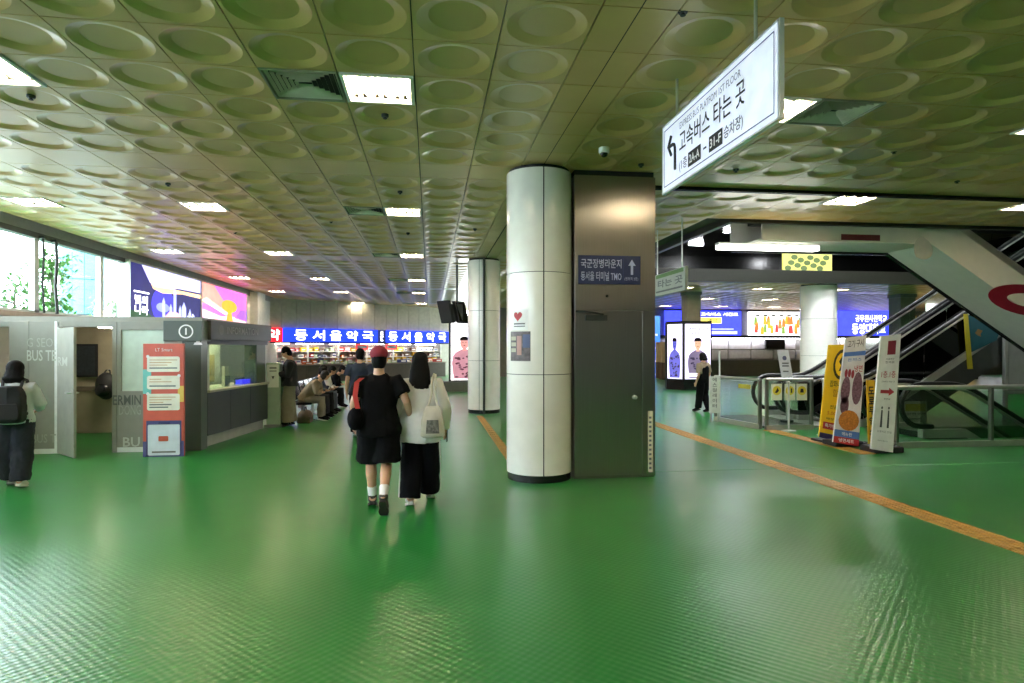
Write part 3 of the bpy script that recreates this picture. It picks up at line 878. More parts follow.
# dark corner pier with the round i
zi = ony(190, 322, BYF).z
bpan('corner_pier', xg, xc, 0.0, ony(190, 335, BYF).z, booth_d, 0.3)
ix0 = ony(164, 400, BYF).x
mb = MB(); mb.box(ix0, xc + 0.02, BYF - 0.03, BYF + 0.4, ony(190, 340, BYF).z - .02, zi + .02); build('header_box', mb, booth_d, booth, bevel=0.006)
hb = Board(booth, (ix0, BYF - 0.03, 0), (1, 0, 0), (0, 0, 1))
ic = ony(186, 331.5, BYF - .03); icx = ic.x - ix0; r_o, r_i = 0.115, 0.092
n_ = 28
hb.flat([[(icx + r_o * math.cos(2 * PI * k / n_), ic.z + r_o * math.sin(2 * PI * k / n_)), (icx + r_o * math.cos(2 * PI * (k + 1) / n_), ic.z + r_o * math.sin(2 * PI * (k + 1) / n_)),
          (icx + r_i * math.cos(2 * PI * (k + 1) / n_), ic.z + r_i * math.sin(2 * PI * (k + 1) / n_)), (icx + r_i * math.cos(2 * PI * k / n_), ic.z + r_i * math.sin(2 * PI * k / n_))] for k in range(n_)], white_ink, 'ring_symbol')
hb.rect(icx - .013, ic.z - .055, icx + .013, ic.z + .055, white_ink, 'letter_i')
cp = ony(198, 343, BYF)
pb = Board(booth, (0, BYF, 0), (1, 0, 0), (0, 0, 1))
pb.flat([pb.ell(cp.x, cp.z + .02, .03, .018, 12), [(cp.x - .07, cp.z - .03), (cp.x + .07, cp.z - .03), (cp.x + .05, cp.z + .01), (cp.x - .05, cp.z + .01)]], white_ink, 'bell_symbol')
# wall lettering
def wallbox(px0, py0, px1, py1):
    a = ony(px0, py1, BYF); c_ = ony(px1, py0, BYF); return a.x, a.z, c_.x, c_.z
wht = M('letter_white', 'bfc4ba', 0.5); wht2 = M('letter_pale', 'a3a79a', 0.5); drk = M('letter_dark', '5a5f58', 0.5)
pb.text('G SEO', *wallbox(27, 338, 53, 347), wht2, 0.0)
pb.text('BUS TE', *wallbox(27, 350, 56, 361), wht, 0.015)
pb.text('BUS T', *wallbox(32, 434, 56, 443), wht2, 0.01)
pb.text('ERMIN', *wallbox(113, 395, 141, 405), drk, 0.015)
pb.text('DONG', *wallbox(119, 405, 141, 415), wht2, 0.005)
pb.text('BU', *wallbox(123, 437, 140, 447), wht, 0.015)
# open door leaf
h0 = Vector((xj0, BYF, 0)); fe = onz(74, 459, 0)
dd = (Vector((fe.x, fe.y, 0)) - h0).normalized(); dn = Vector((dd.y, -dd.x, 0))
dleaf = MB(); dleaf.obox(h0 + Vector((0, 0, .01)), dd * 0.76, -dn * 0.04, (0, 0, 2.0))
dl_o = build('door', dleaf, M('door_grey', '9b9c90', 0.4), booth, bevel=0.004)
hp_ = h0 + dd * 0.68 + Vector((0, 0, 1.0))
mb = MB()
for sgn, o_ in ((1, 0.0), (-1, -0.04)):
    q = hp_ + dn * o_
    mb.tube([q, q + dn * 0.05 * sgn, q + dn * 0.05 * sgn - dd * 0.12], 0.011, 8)
build('lever_handle', mb, chrome, dl_o, True)
db = Board(booth, h0 + dn * 0.002, dd, (0, 0, 1))
if db.n.dot(dn) < 0: pass
db.text('RM', 0.05, 1.41, 0.5, 1.55, wht, 0.015)
# things inside the doorway
pf = ony(92, 360, 13.44)
t = thing('framed_picture', 'black framed notice on the wall inside the booth doorway', 'picture', (pf.x, 13.44, pf.z))
pw0 = ony(76, 377, 13.44); pw1 = ony(98, 344, 13.44)
mb = MB(); mb.box(pw0.x, pw1.x, 13.40, 13.44, pw0.z, pw1.z); build('frame', mb, black_matt, t)
bo = Board(t, (pw0.x, 13.40, pw0.z), (1, 0, 0), (0, 0, 1)); pw, ph = pw1.x - pw0.x, pw1.z - pw0.z
bo.rect(pw * .08, ph * .06, pw * .92, ph * .94, M('slate_print', '20262c', 0.4, var=0.4, scale=20), 'print')
b0 = ony(106, 384, 13.3)
t = thing('black_bag', 'black bag hanging by the counter inside the booth', 'bag', (b0.x, 13.3, b0.z))
mb = MB(); mb.ball((b0.x, 13.3, b0.z - .04), 0.2, 0.11, 0.27); build('sack', mb, black_matt, t, True)
mb = MB(); mb.ball((b0.x - .02, 13.2, b0.z - .12), 0.14, 0.06, 0.13); build('front_pocket', mb, black_gloss, t, True)
mb = MB(); mb.tube([(b0.x - .07, 13.32, b0.z + .18), (b0.x - .03, 13.38, b0.z + .27), (b0.x + .03, 13.38, b0.z + .27), (b0.x + .07, 13.32, b0.z + .18)], 0.014, 6); build('strap', mb, black_matt, t, True)
mb = MB(); mb.tube([(b0.x, 13.37, b0.z + .27), (b0.x, 13.45, b0.z + .28)], 0.01, 6); build('hook', mb, chrome, t, True)

# ---- information desk along the right side of the booth
P0 = Vector((-3.74, 11.27, 0)); P1 = Vector((-3.40, 13.86, 0))
E1 = (P1 - P0).normalized(); LD = (P1 - P0).length; EN = Vector((E1.y, -E1.x, 0))    # towards the hall
desk = thing('information_desk', 'dark information desk with a glazed window and header', 'desk', tuple(P0))
def dbox(name, t0, t1, d0, d1, z0, z1, m, bevel=0.0):
    mb = MB(); mb.obox(P0 + E1 * t0 + EN * d0 + Vector((0, 0, z0)), E1 * (t1 - t0), -EN * (d0 - d1), (0, 0, z1 - z0)); return build(name, mb, m, desk, bevel=bevel)
desk_d = M('desk_dark', '3c3f3b', 0.35, var=0.12, scale=3)
dbox('plinth', 0.05, LD - .05, -0.08, -0.5, 0.0, 0.22, M('plinth_pale', 'a9aaa4', 0.4))
dbox('front_panel', 0.0, LD * .33, 0.0, -0.06, 0.2, 0.93, desk_d); dbox('front_panel', LD * .335, LD * .665, 0.0, -0.06, 0.2, 0.93, desk_d); dbox('front_panel', LD * .67, LD, 0.0, -0.06, 0.2, 0.93, desk_d)
dbox('carcass', 0.02, LD - .02, -0.06, -0.6, 0.2, 0.92, desk_d)
dbox('worktop', 0.0, LD, 0.04, -0.7, 0.93, 0.97, M('worktop_pale', 'b9b5a2', 0.3), 0.006)
dbox('end_post', LD - 0.45, LD, -0.05, -0.3, 0.97, 1.9, booth_d); dbox('front_post', 0.0, 0.10, -0.02, -0.12, 0.97, 1.9, white_paint)
hd_ = dbox('header', -0.05, LD, 0.08, -0.5, 1.83, 2.16, M('header_dark', '4a4a48', 0.4), 0.006)
dbox('header_strip', 0.0, LD, 0.0, -0.4, 1.75, 1.83, dark_grey)
dbox('window_glass', 0.1, LD - .45, -0.06, -0.07, 0.97, 1.75, glass('desk_glass', 'dfeee4', 0.4))
dbox('inner_wall', 0.0, LD, -1.0, -1.04, 0.0, 2.1, M('inner_lit', 'd8d6c8', 0.6, var=0.25, scale=4))
dbox('glow_strip', 0.2, LD - .5, -.55, -.7, 2.02, 2.06, M('desk_lamp', 'fff4d8', 0.4, em=26))
bo = Board(desk, P0 + EN * 0.08 + Vector((0, 0, 1.83)), E1, (0, 0, 1))
bo.text('INFORMATION', 0.55, 0.11, LD - .7, 0.24, M('letter_grey', '8e8e8a', 0.5), 0.005); bo.flat([[(0.33 + .09 * math.cos(2 * PI * k / 16), 0.175 + .09 * math.sin(2 * PI * k / 16)) for k in range(16)]], M('letter_grey2', '6d6d6a', 0.5), 'round_mark')
# objects on the desk
def dp(t_, d_, z_): return P0 + E1 * t_ + EN * d_ + Vector((0, 0, z_))
q = dp(1.75, -0.3, 0.97)
t = thing('display_tray', 'glowing blue device on the information desk', 'device', tuple(q))
mb = MB(); mb.obox(q, E1 * 0.5, -EN * -0.12, (0, 0, 0.09)); build('screen', mb, M('violet_glow', '3a32d8', 0.4, em=1.6), t)
mb = MB(); mb.obox(q - E1 * .02 - EN * .02, E1 * 0.54, EN * 0.02, (0, 0, 0.12)); build('casing', mb, black_matt, t)
q = dp(1.05, -0.25, 0.97)
t = thing('leaflet_holder', 'pale leaflet holder standing on the information desk', 'leaflet holder', tuple(q))
mb = MB(); mb.obox(q, E1 * 0.16, EN * 0.06, (0, 0, 0.38)); build('leaflets', mb, M('leaflet', 'd9d2c0', 0.5), t)
mb = MB(); mb.obox(q - E1 * .01 + EN * .061, E1 * 0.18, EN * 0.02, (0, 0, 0.2)); build('front', mb, glass('clear', 'f0f4f4', .3), t)
for k, (tt, cc, hh_) in enumerate(((0.5, 'cfd8d8', 1.65), (0.95, 'a7b9a4', 1.6), (1.4, 'b4c2b0', 1.6), (1.9, 'b29a5a', 1.55))):
    q = dp(tt, -.965, 1.0)
    t = thing('wall_notice', ['white', 'green', 'pale green', 'ochre'][k] + ' notice on the wall behind the information window', 'notice', tuple(q))
    mb = MB(); mb.obox(q, E1 * 0.38, -EN * 0.03, (0, 0, hh_ - 1.0)); build('sheet', mb, M('notice%d' % k, cc, 0.5, var=.25, scale=15), t)

# ---- QR stand-up board (the code itself is left blank)
q0 = onz(143, 457, 0); q1 = onz(182, 457, 0)
qy = q0.y; qh = 1.76; qw = q1.x - q0.x
t = thing('stand_board', 'red and white standing information board in front of the booth', 'board', ((q0.x + q1.x) / 2, qy, 0))
mb = MB(); mb.box(q0.x, q1.x, qy, qy + 0.05, 0, qh); build('board', mb, M('board_red', 'd2604f', 0.5), t, bevel=0.004)
mb = MB(); mb.box(q0.x + .1, q1.x - .1, qy + .05, qy + .35, 0, 0.03); mb.prism([(q0.x + .1, qy + .05, 0.03), (q0.x + .1, qy + .33, 0.03), (q0.x + .1, qy + .05, 1.0)], (0.02, 0, 0)); build('back_stand', mb, mid_grey, t)
bo = Board(t, (q0.x, qy, 0), (1, 0, 0), (0, 0, 1))
bo.rect(0, 0, qw, 0.24, M('board_violet', '5d5a98', 0.5), 'violet_band'); bo.rect(0, 0.98, qw * .2, 1.36, M('board_teal', '6fc0bb', 0.5), 'teal_shape'); bo.rect(qw * .85, 0.85, qw, 1.1, M('board_yellow', 'e2c05c', 0.5), 'yellow_shape')
bo.rect(qw * .08, 0.01, qw * .94, 0.56, M('board_indigo', '4a4c84', 0.5), 'phone_frame')
bo.text('LT Smart', qw * .3, 1.64, qw * .72, 1.69, white_ink)
bo.up()
cream = M('board_cream', 'f0eadb', 0.5)
for z_a, z_b in ((1.32, 1.56), (1.05, 1.26), (0.72, 0.98)):
    bo.rrect(qw * .1, z_a, qw * .9, z_b, 0.03, cream, 'text_card')
bo.rrect(qw * .12, 0.02, qw * .9, 0.5, 0.02, M('card_blue', 'dfe6f4', 0.5), 'code_card')
bo.flat([bo.ell(qw * .12, 1.56, .025, .025, 12), bo.ell(qw * .88, 1.26, .025, .025, 12), bo.ell(qw * .12, .98, .025, .025, 12)], white_ink, 'number_dots')
bo.up()
bo.rects([(qw * .16, z, qw * e, z + .012) for z, e in ((1.50, .84), (1.46, .7), (1.42, .6), (1.2, .45), (1.16, .7), (.92, .8), (.88, .7), (.84, .5))], M('txt_orange', 'c9a27a', 0.6), 'text_lines')
bo.rects([(qw * .16, z, qw * e, z + .02) for z, e in ((1.37, .84), (1.09, .8), (.80, .7), (.76, .62))], grey_ink, 'bold_text_lines')
bo.rects([(qw * .22, .06, qw * .8, .085)], grey_ink, 'caption_line'); bo.rrect(qw * .38, .24, qw * .62, .32, .015, M('board_red2', 'cc5a44', 0.5), 'red_mark'); bo.rect(qw * .38, .5, qw * .66, .54, M('board_ind2', '34366a', 0.5), 'phone_notch')

# ---- slim ticket kiosk by the desk
kx0, kx1 = onz(263, 429).x, onz(277, 429).x; ky = 13.95; kh = 1.37
t = thing('ticket_kiosk', 'slim white and green ticket kiosk beside the standing man', 'kiosk', ((kx0 + kx1) / 2, ky, 0))
mb = MB(); mb.box(kx0, kx1, ky, ky + .3, 0.06, kh); build('casing', mb, M('kiosk_green', '9fb5a2', 0.4), t, bevel=0.01)
mb = MB(); mb.box(kx0 - .03, kx1 + .03, ky - .05, ky + .35, 0, 0.06); build('foot', mb, mid_grey, t)
mb = MB(); mb.box(kx0 + .02, kx1 - .03, ky - .012, ky, kh - .52, kh - .03); fp_ = build('front_plate', mb, white_paint, t)
bo = Board(t, (kx0, ky - .012, 0), (1, 0, 0), (0, 0, 1)); kw = kx1 - kx0
bo.flat([[(kw * .4, kh - .28), (kw * .6, kh - .28), (kw * .5, kh - .35)]], ink, 'arrow'); bo.rects([(kw * .25, kh - .12, kw * .75, kh - .09), (kw * .25, kh - .18, kw * .75, kh - .16)], grey_ink, 'text_lines')
mb = MB(); mb.box(kx1, kx1 + .22, ky + .05, ky + .28, 0.86, 1.2); build('screen_unit', mb, black_gloss, t, bevel=.01)
mb = MB(); mb.box(kx1, kx1 + .16, ky + .06, ky + .26, 0.06, 0.86); build('side_cabinet', mb, M('kiosk_dgreen', '3d5a48', 0.4), t, bevel=.01)

# ================================================================== BIG SCREENS above the booth
def screen(label, px0, px1, grad, em):
    y0 = onx(px0, 300, XL + .1).y; y1 = onx(px1, 300, XL + .1).y
    t = thing('led_screen', label, 'screen', (XL + .05, (y0 + y1) / 2, SILL))
    mb = MB(); mb.box(XL + .01, XL + .10, y0, y1, SILL + 0.02, HEAD - .02); build('panel', mb, grad, t)
    mb = MB(); mb.box(XL + .005, XL + .14, y0 - .03, y1 + .03, HEAD - .02, HEAD + .03); mb.box(XL + .005, XL + .14, y0 - .03, y1 + .03, SILL - .04, SILL + .02); mb.box(XL + .005, XL + .14, y0 - .03, y0, SILL, HEAD); mb.box(XL + .005, XL + .14, y1, y1 + .03, SILL, HEAD); build('bezel', mb, white_paint, t)
    return t, Board(t, (XL + .10, y0, SILL + .02), (0, 1, 0), (0, 0, 1)), y1 - y0, HEAD - SILL - .04
def E_(key, col, em): return M(key, col, 0.4, em=em, var=0.1, scale=3, spec=0.1)
t, bo, W_, H_ = screen('large lit screen showing towers and domes under a dusk sky', 129, 200, E_('scr_navy', '23245c', 1.2), 1)
def pf(l): return [(x * W_, y * H_) for x, y in l]
bo.flat([pf([(.14, 1), (1, 1), (1, .74), (.62, .72), (.36, .62), (.24, .72)])], E_('scr_lav', 'b9b4e8', 1.5), 'sky_print')
bo.flat([bo.ell(W_ * .42, H_ * .34, W_ * .16, H_ * .34)], E_('scr_glow', '3a35d0', 1.5), 'glow_print')
bo.flat([pf([(0, 0), (.26, 0), (.26, .12), (.18, .2), (.08, .17), (0, .2)])], E_('scr_green', '24482c', 1.0), 'hedge_print')
bo.up()
bo.flat([pf([(.25, .72), (.3, .67), (.6, .69), (1, .7), (1, .62), (.7, .63), (.4, .57), (.28, .62)])], E_('scr_peach', 'f2c98c', 1.6), 'sunset_print')
twr = []
for cx, w, h, tp in ((.58, .022, .62, .72), (.42, .02, .42, .5), (.72, .035, .36, .48), (.66, .02, .3, .4), (.52, .02, .32, .4), (.82, .02, .26, .36), (.88, .03, .18, .26)):
    twr.append(pf([(cx - w, 0), (cx + w, 0), (cx + w, h), (cx, tp), (cx - w, h)]))
bo.flat(twr, E_('scr_tower', '9aa0e0', 1.5), 'tower_print')
bo.flat([bo.ell(W_ * .41, H_ * .3, W_ * .09, H_ * .09)], E_('scr_dome', '7d86f0', 1.6), 'dome_print')
bo.up()
bo.flat([pf([(.42, 0), (.72, 0), (.7, .14), (.62, .24), (.5, .24), (.44, .14)])], E_('scr_pink', 'd8a0b0', 1.5), 'crowd_print')
wl_ = E_('scr_white', 'f2f4ff', 2.0)
bo.rect(W_ * .05, H_ * .5, W_ * .23, H_ * .53, wl_, 'caption'); bo.text('빛의\n나라', W_ * .06, H_ * .12, W_ * .22, H_ * .46, wl_, 0.03)
bo.rects([(W_ * (.7 + .02 * i), H_ * (.08 + .05 * (i % 3)), W_ * (.708 + .02 * i), H_ * (.16 + .05 * (i % 3))) for i in range(10)], wl_, 'sparkle_print')
t, bo, W_, H_ = screen('lit screen glowing magenta and orange beside the dusk screen', 201, 246, E_('scr_mag', 'e060c8', 1.3), 1)
bo.flat([pf([(0, 1), (.25, 1), (.6, .45), (0, .55)])], E_('scr_coral', 'f08078', 1.5), 'ray_print')
bo.flat([pf([(0, 0), (1, 0), (1, .25), (.6, .35), (.4, .3), (0, .42)])], E_('scr_rose', 'eab0cc', 1.5), 'ground_print')
bo.flat([pf([(.7, .3), (1, .25), (1, .55), (.85, .55)])], E_('scr_violet', '8a50e0', 1.4), 'hill_print')
bo.up()
bo.flat([pf([(0, .6), (.1, .68), (.55, .4), (.5, .34)])], E_('scr_cream', 'f6e0b0', 1.7), 'beam_print')
bo.flat([bo.ell(W_ * .58, H_ * .58, W_ * .18, H_ * .16), pf([(.5, .2), (.66, .2), (.62, .5), (.55, .5)])], E_('scr_orange', 'f08a28', 1.7), 'tree_print')
bo.flat([pf([(.06, .08), (.2, .08), (.24, .2), (.14, .3), (.06, .2)]), pf([(.3, .05), (.4, .05), (.4, .12), (.3, .12)])], wl_, 'white_print')
# ---- outside: blind rods, round glazed tower, trees
for px in (43, 56):
    p = onx(px, 280, XL + .08)
    t = thing('blind_rod', 'dark %s hanging blind cord at the window' % ('thin' if px == 43 else 'thicker'), 'blind cord', (XL + .08, p.y, HEAD))
    mb = MB(); mb.tube([(XL + .08, p.y, HEAD - .05), (XL + .08, p.y + .03, 3.4), (XL + .08, p.y - .02, 2.9), (XL + .08, p.y + .04, SILL + .02)], 0.02 if px == 43 else 0.03, 8); build('cord', mb, dark_grey, t, True)
    mb = MB(); mb.box(XL + .03, XL + .12, p.y - .05, p.y + .05, HEAD - .06, HEAD - .01); build('bracket', mb, dark_grey, t)
tp = ray(83, 290); k_ = -16.0 / tp[0]
txy = (-16.0, tp[1] * k_)
t = thing('round_tower', 'round pale blue glazed tower outside the window', 'tower', (txy[0], txy[1], 0))
rr_ = 0.9
for lv in range(5):
    for j in range(12):
        a0, a1 = 2 * PI * j / 12 + .012, 2 * PI * (j + 1) / 12 - .012
        mb = MB(); z0, z1 = lv * 1.6 + .02, lv * 1.6 + 1.58
        vs = []
        for k in range(5):
            a = a0 + (a1 - a0) * k / 4
            for r in (rr_ - .04, rr_): vs += [(txy[0] + r * math.cos(a), txy[1] + r * math.sin(a), z) for z in (z0, z1)]
        fs = []
        for k in range(4):
            i0 = k * 4; i1 = i0 + 4
            fs += [(i0 + 2, i1 + 2, i1 + 3, i0 + 3), (i0, i0 + 1, i1 + 1, i1), (i0 + 1, i0 + 3, i1 + 3, i1 + 1), (i0, i1, i1 + 2, i0 + 2)]
        build('glazed_panel', mb.add(vs, fs), M('tower_blue', '4f8ca0', 0.3), t, True)
mb = MB(); mb.cyl(txy, rr_ - .06, 0, 8.1, 24); build('core', mb, dark_grey, t)
leafm = M('leaf_green', '3f6a2a', 0.6, var=0.3)
barkm = M('bark', '5a5046', 0.8)
def tree(px, X, h, spread, nleaf, label, seed):
    rnd = random.Random(seed)
    r = ray(px, 290); k = X / r[0]; bx, by = X, r[1] * k
    t = thing('tree', label, 'tree', (bx, by, 0), 0, 'trees outside the windows')
    mb = MB(); mb.tube([(bx, by, 0), (bx + .05, by, h * .4), (bx - .05, by + .1, h * .8)], [.11, .08, .03], 8)
    tips = []
    for i in range(14):
        z = h * rnd.uniform(.3, .85); a = rnd.uniform(0, 2 * PI); l = spread * rnd.uniform(.5, 1)
        e = Vector((bx + l * math.cos(a), by + l * math.sin(a), z + l * rnd.uniform(.0, .5)))
        mb.tube([(bx, by, z), (Vector((bx, by, z)) + e) / 2 + Vector((0, 0, .12)), e], [.03, .02, .01], 5); tips.append(e); tips.append((Vector((bx, by, z)) + e) / 2)
    build('trunk', mb, barkm, t, True)
    mb = MB()
    for i in range(nleaf):
        c_ = rnd.choice(tips) + Vector((rnd.gauss(0, .25), rnd.gauss(0, .25), rnd.gauss(0, .2)))
        s_ = rnd.uniform(.07, .15); q = Matrix.Rotation(rnd.uniform(0, 6), 3, 'Z') @ Matrix.Rotation(rnd.uniform(-1, 1), 3, 'X')
        mb.add([c_ + q @ Vector(v) * s_ for v in ((0, -1, 0), (.5, 0, .1), (0, 1, 0), (-.5, 0, .1))], [(0, 1, 2, 3)])
    o = build('foliage', mb, leafm, t); o['kind'] = 'stuff'
tree(14, -12.5, 4.0, 1.6, 900, 'sparse tree seen through the leftmost window', 1)
tree(52, -11.0, 5.0, 0.3, 900, 'leafy tree left of the pale blue tower', 2)
tree(116, -11.5, 4.0, 0.8, 900, 'small leafy tree right of the pale blue tower', 3)
gd = MB(); gd.box(-60, -12, -20, 60, -0.3, -0.05)
struct('ground_outside', gd, M('pavement', '9a9a94', 0.8), 'pale paving outside')

# ================================================================== TACTILE PAVING
tac = M('tactile_yellow', 'a37c34', 0.55, var=0.25, scale=9)
def tac_mesh(w):
    mb = MB(); mb.box(-w / 2 + .004, w / 2 - .004, -.146, .146, 0, .006)
    for i in range(4):
        x = (-.375 + .25 * i) * w * .95
        mb.box(x - .018, x + .018, -.135, .135, .006, .011)
    me = bpy.data.meshes.new('tile'); me.from_pydata([tuple(v) for v in mb.v], [], mb.f); me.materials.append(tac); return me
tm3, tm15 = tac_mesh(.3), tac_mesh(.16)
for lab, x, y0, y1, me in (('long orange tactile strip crossing the right floor', 4.96, 2.0, 15.2, tm3), ('short orange tactile strip under the banner stands', 6.92, 9.2, 12.3, tm3), ('narrow yellow tactile strip between the round columns', 1.22, 9.0, 15.6, tm15)):
    t = thing('tactile_strip', lab, 'tactile paving', (x, y0, 0.0))
    k = 0
    while y0 + .15 + k * .3 < y1:
        o = bpy.data.objects.new('tile', me); COL.objects.link(o); o.parent = t; o.location = (0, .15 + k * .3, 0.001); k += 1

# ================================================================== ESCALATORS
step_m = M('step_metal', '3c3e40', 0.4, 0.7, var=.2, scale=30)
rail_b = M('handrail_black', '0e0e10', 0.35)
deck_m = M('deck_steel', 'c8c6be', 0.3, 0.75, var=.05)
eglass = glass('escalator_glass', 'e6eee8', 0.2)
def poly_path(pts, x):
    for (x0, z0), (x1, z1) in zip(pts, pts[1:]):
        if x0 <= x <= x1: return z0 + (z1 - z0) * (x - x0) / (x1 - x0)
    return pts[-1][1] if x > pts[-1][0] else pts[0][1]
def escalator(label, path, yn, yf, truss, panelm, newel_l=True, newel_r=True, glassm=eglass, hr=0.95, belly=None):
    """path: deck line (x, z) from left to right; yn near side, yf far side"""
    t = thing('escalator', label, 'escalator', (path[0][0], (yn + yf) / 2, path[0][1]))
    for side, y in (('near', yn), ('far', yf - .09)):
        # handrail loop
        top = [(x, z + hr) for x, z in path]
        pts = []
        if newel_l:
            x, z = path[0]; r = hr * .42
            for k in range(0, 11):
                a = -PI / 2 - PI * k / 10
                pts.append((x + r * math.cos(a), z + hr - r + r * math.sin(a)))
            pts = [(x + .25, z + hr - 2 * r)] + pts
        inner = []
        for i, q in enumerate(top):
            if 0 < i < len(top) - 1:
                p, n2 = Vector(top[i - 1]), Vector(top[i + 1]); q = Vector(q)
                a = q + (p - q).normalized() * min(.35, (p - q).length * .4); c_ = q + (n2 - q).normalized() * min(.35, (n2 - q).length * .4)
                for k in range(5):
                    u = k / 4; inner.append(tuple(a * (1 - u) ** 2 + q * 2 * u * (1 - u) + c_ * u * u))
            else:
                inner.append(q)
        pts += inner
        if newel_r:
            x, z = path[-1]; r = hr * .42
            for k in range(1, 11):
                a = PI / 2 - PI * k / 10
                pts.append((x + r * math.cos(a), z + hr - r + r * math.sin(a)))
        mb = MB(); mb.tube([(x, y + .045, z) for x, z in pts], 0.05, 8); build('handrail', mb, rail_b, t, True)
        mb = MB(); mb.tube([(x, y + .045, z - .07) for x, z in inner], 0.032, 6); build('rail_strip', mb, deck_m, t, True)
        lo = [(x, z + .12) for x, z in path]
        gl = [(x, z) for x, z in lo] + [(x, z + hr - .06) for x, z in reversed(path)]
        if newel_l: gl = [(path[0][0] - hr * .3, path[0][1] + .3)] + gl[0:len(lo)] + gl[len(lo):] + [(path[0][0] - hr * .3, path[0][1] + hr - .2)]
        mb = MB()
        # glass panes piece by piece
        for (x0, z0), (x1, z1) in zip(path, path[1:]):
            n = max(1, round((x1 - x0) / 1.5))
            for i in range(n):
                xa = x0 + (x1 - x0) * i / n + .008; xb = x0 + (x1 - x0) * (i + 1) / n - .008
                za, zb = poly_path(path, xa), poly_path(path, xb)
                m2 = MB(); m2.prism([(xa, y + .04, za + .1), (xb, y + .04, zb + .1), (xb, y + .04, zb + hr - .07), (xa, y + .04, za + hr - .07)], (0, .012, 0)); build('glass_pane', m2, glassm, t)
        dk = [(x, z + .1) for x, z in path] + [(x, z - .06) for x, z in reversed(path)]
        mb = MB(); mb.prism([(x, y - .02, z) for x, z in dk], (0, .13, 0)); build('deck_%s' % 'board', mb, deck_m, t)
    # truss sides and belly
    lowp = [(x, z - truss) for x, z in reversed(path)]
    mb = MB(); mb.prism([(x, yn - .03, z) for x, z in [(x, z - .061) for x, z in path] + lowp], (0, .03, 0)); tr = build('side_panel', mb, panelm, t)
    mb = MB(); mb.prism([(x, yf, z) for x, z in [(x, z - .061) for x, z in path] + lowp], (0, .03, 0)); build('side_panel', mb, panelm, t)
    mb = MB(); mb.prism([(x, yn, z) for x, z in [(x, z - truss + .04) for x, z in path] + lowp], (0, yf - yn, 0)); build('belly', mb, belly or dark_grey, t)
    mb = MB(); mb.prism([(x, yf - .06, z) for x, z in [(x, z - truss - .0) for x, z in path] + [(x, z - truss - .05) for x, z in reversed(path)]], (0, .06, 0)); build('edge_strip', mb, black_gloss, t)
    # steps
    x = path[0][0] + .3
    while x < path[-1][0] - .3:
        z = poly_path(path, x); zl = min(z, poly_path(path, x + .4))
        m2 = MB(); m2.box(x, x + .39, yn + .11, yf - .11, zl - .24, max(z, zl) - .02 if abs(poly_path(path, x + .4) - z) > .02 else z - .001)
        build('step', m2, step_m, t); x += .4
    return t
cream_p = M('truss_cream', 'd8d6ca', 0.4, var=.03)
truss_dk = M('truss_grey', '4a4d4b', 0.35, 0.4)
ex0 = ony(826, 400, 12.4).x
UP = [(ex0, 0.06), (9.25, 0.06), (9.25 + 4.3 / .6, 4.36), (18.4, 4.36)]
escalator('near rising escalator with a dark glass side behind the banner stands', UP, 12.42, 13.5, 0.62, truss_dk, glassm=glass('dark_glass', '2c322e', 0.2))
UP2 = [(x + (-.05 if i == 0 else 0), z) for i, (x, z) in enumerate(UP)]
escalator('far rising escalator behind the first, below the ceiling opening', UP2, 13.58, 14.66, 0.62, truss_dk)
DN = [(9.15, 0.06), (10.05, 0.06), (15.6, 0.06 - 5.55 * .58), (16.2, 0.06 - 5.55 * .58)]
escalator('escalator descending below the floor behind the glass railing', DN, 10.72, 11.9, 0.5, truss_dk, True, False)
TOPE = [(6.0, 4.36), (9.4, 4.36), (9.4 + 4.2 / .62, 0.16), (17.2, 0.16)]
top = escalator('upper escalator with a cream side panel and a red ring', TOPE, 10.82, 12.0, 0.7, cream_p, True, True, belly=cream_p)
bo = Board(top, (0, 10.79, 0), (1, 0, 0), (0, 0, 1))
rc = ony(1032, 301, 10.79)
def rot(px, py, a): return (px * math.cos(a) - py * math.sin(a), px * math.sin(a) + py * math.cos(a))
n_ = 40; ring = []
for k in range(n_):
    qd = []
    for rx, ry, kk in ((.96, .30, k), (.96, .30, k + 1), (.55, .13, k + 1), (.55, .13, k)):
        a = 2 * PI * kk / n_; q = rot(rx * math.cos(a), ry * math.sin(a), -.12); qd.append((rc.x + q[0], rc.z + q[1]))
    ring.append(qd)
bo.flat(ring, M('ring_red', '7c1c2c', 0.4), 'red_ring')
gc = ony(921, 248, 10.79)
bo.flat([[(gc.x + rot(.26 * math.cos(2 * PI * k / 20) * (1 if math.cos(2 * PI * k / 20) > 0 else .5), .2 * math.sin(2 * PI * k / 20), -.5)[0], gc.z + rot(.26 * math.cos(2 * PI * k / 20), .2 * math.sin(2 * PI * k / 20), -.5)[1]) for k in range(20)]], M('leaf_grey', 'aab0a4', 0.4), 'grey_shape')
r0 = ony(841, 240, 10.79); r1 = ony(880, 235, 10.79)
bo.rect(r0.x, r0.z, r1.x, min(r1.z, 4.2), M('bar_red', '6a1c28', 0.4), 'red_bar')
# tube light under the upper landing
l0 = ony(716, 248, 10.9); l1 = ony(816, 244, 10.9)
t = thing('strip_light', 'long bright strip light under the cream escalator landing', 'light', ((l0.x + l1.x) / 2, 10.86, 3.60))
mb = MB(); mb.box(l0.x, l1.x, 10.78, 10.94, 3.55, 3.60); build('housing', mb, white_paint, t)
mb = MB(); mb.box(l0.x + .02, l1.x - .02, 10.765, 10.95, 3.49, 3.55); build('diffuser', mb, M('strip_glow', 'fffaf0', 0.4, em=14), t)
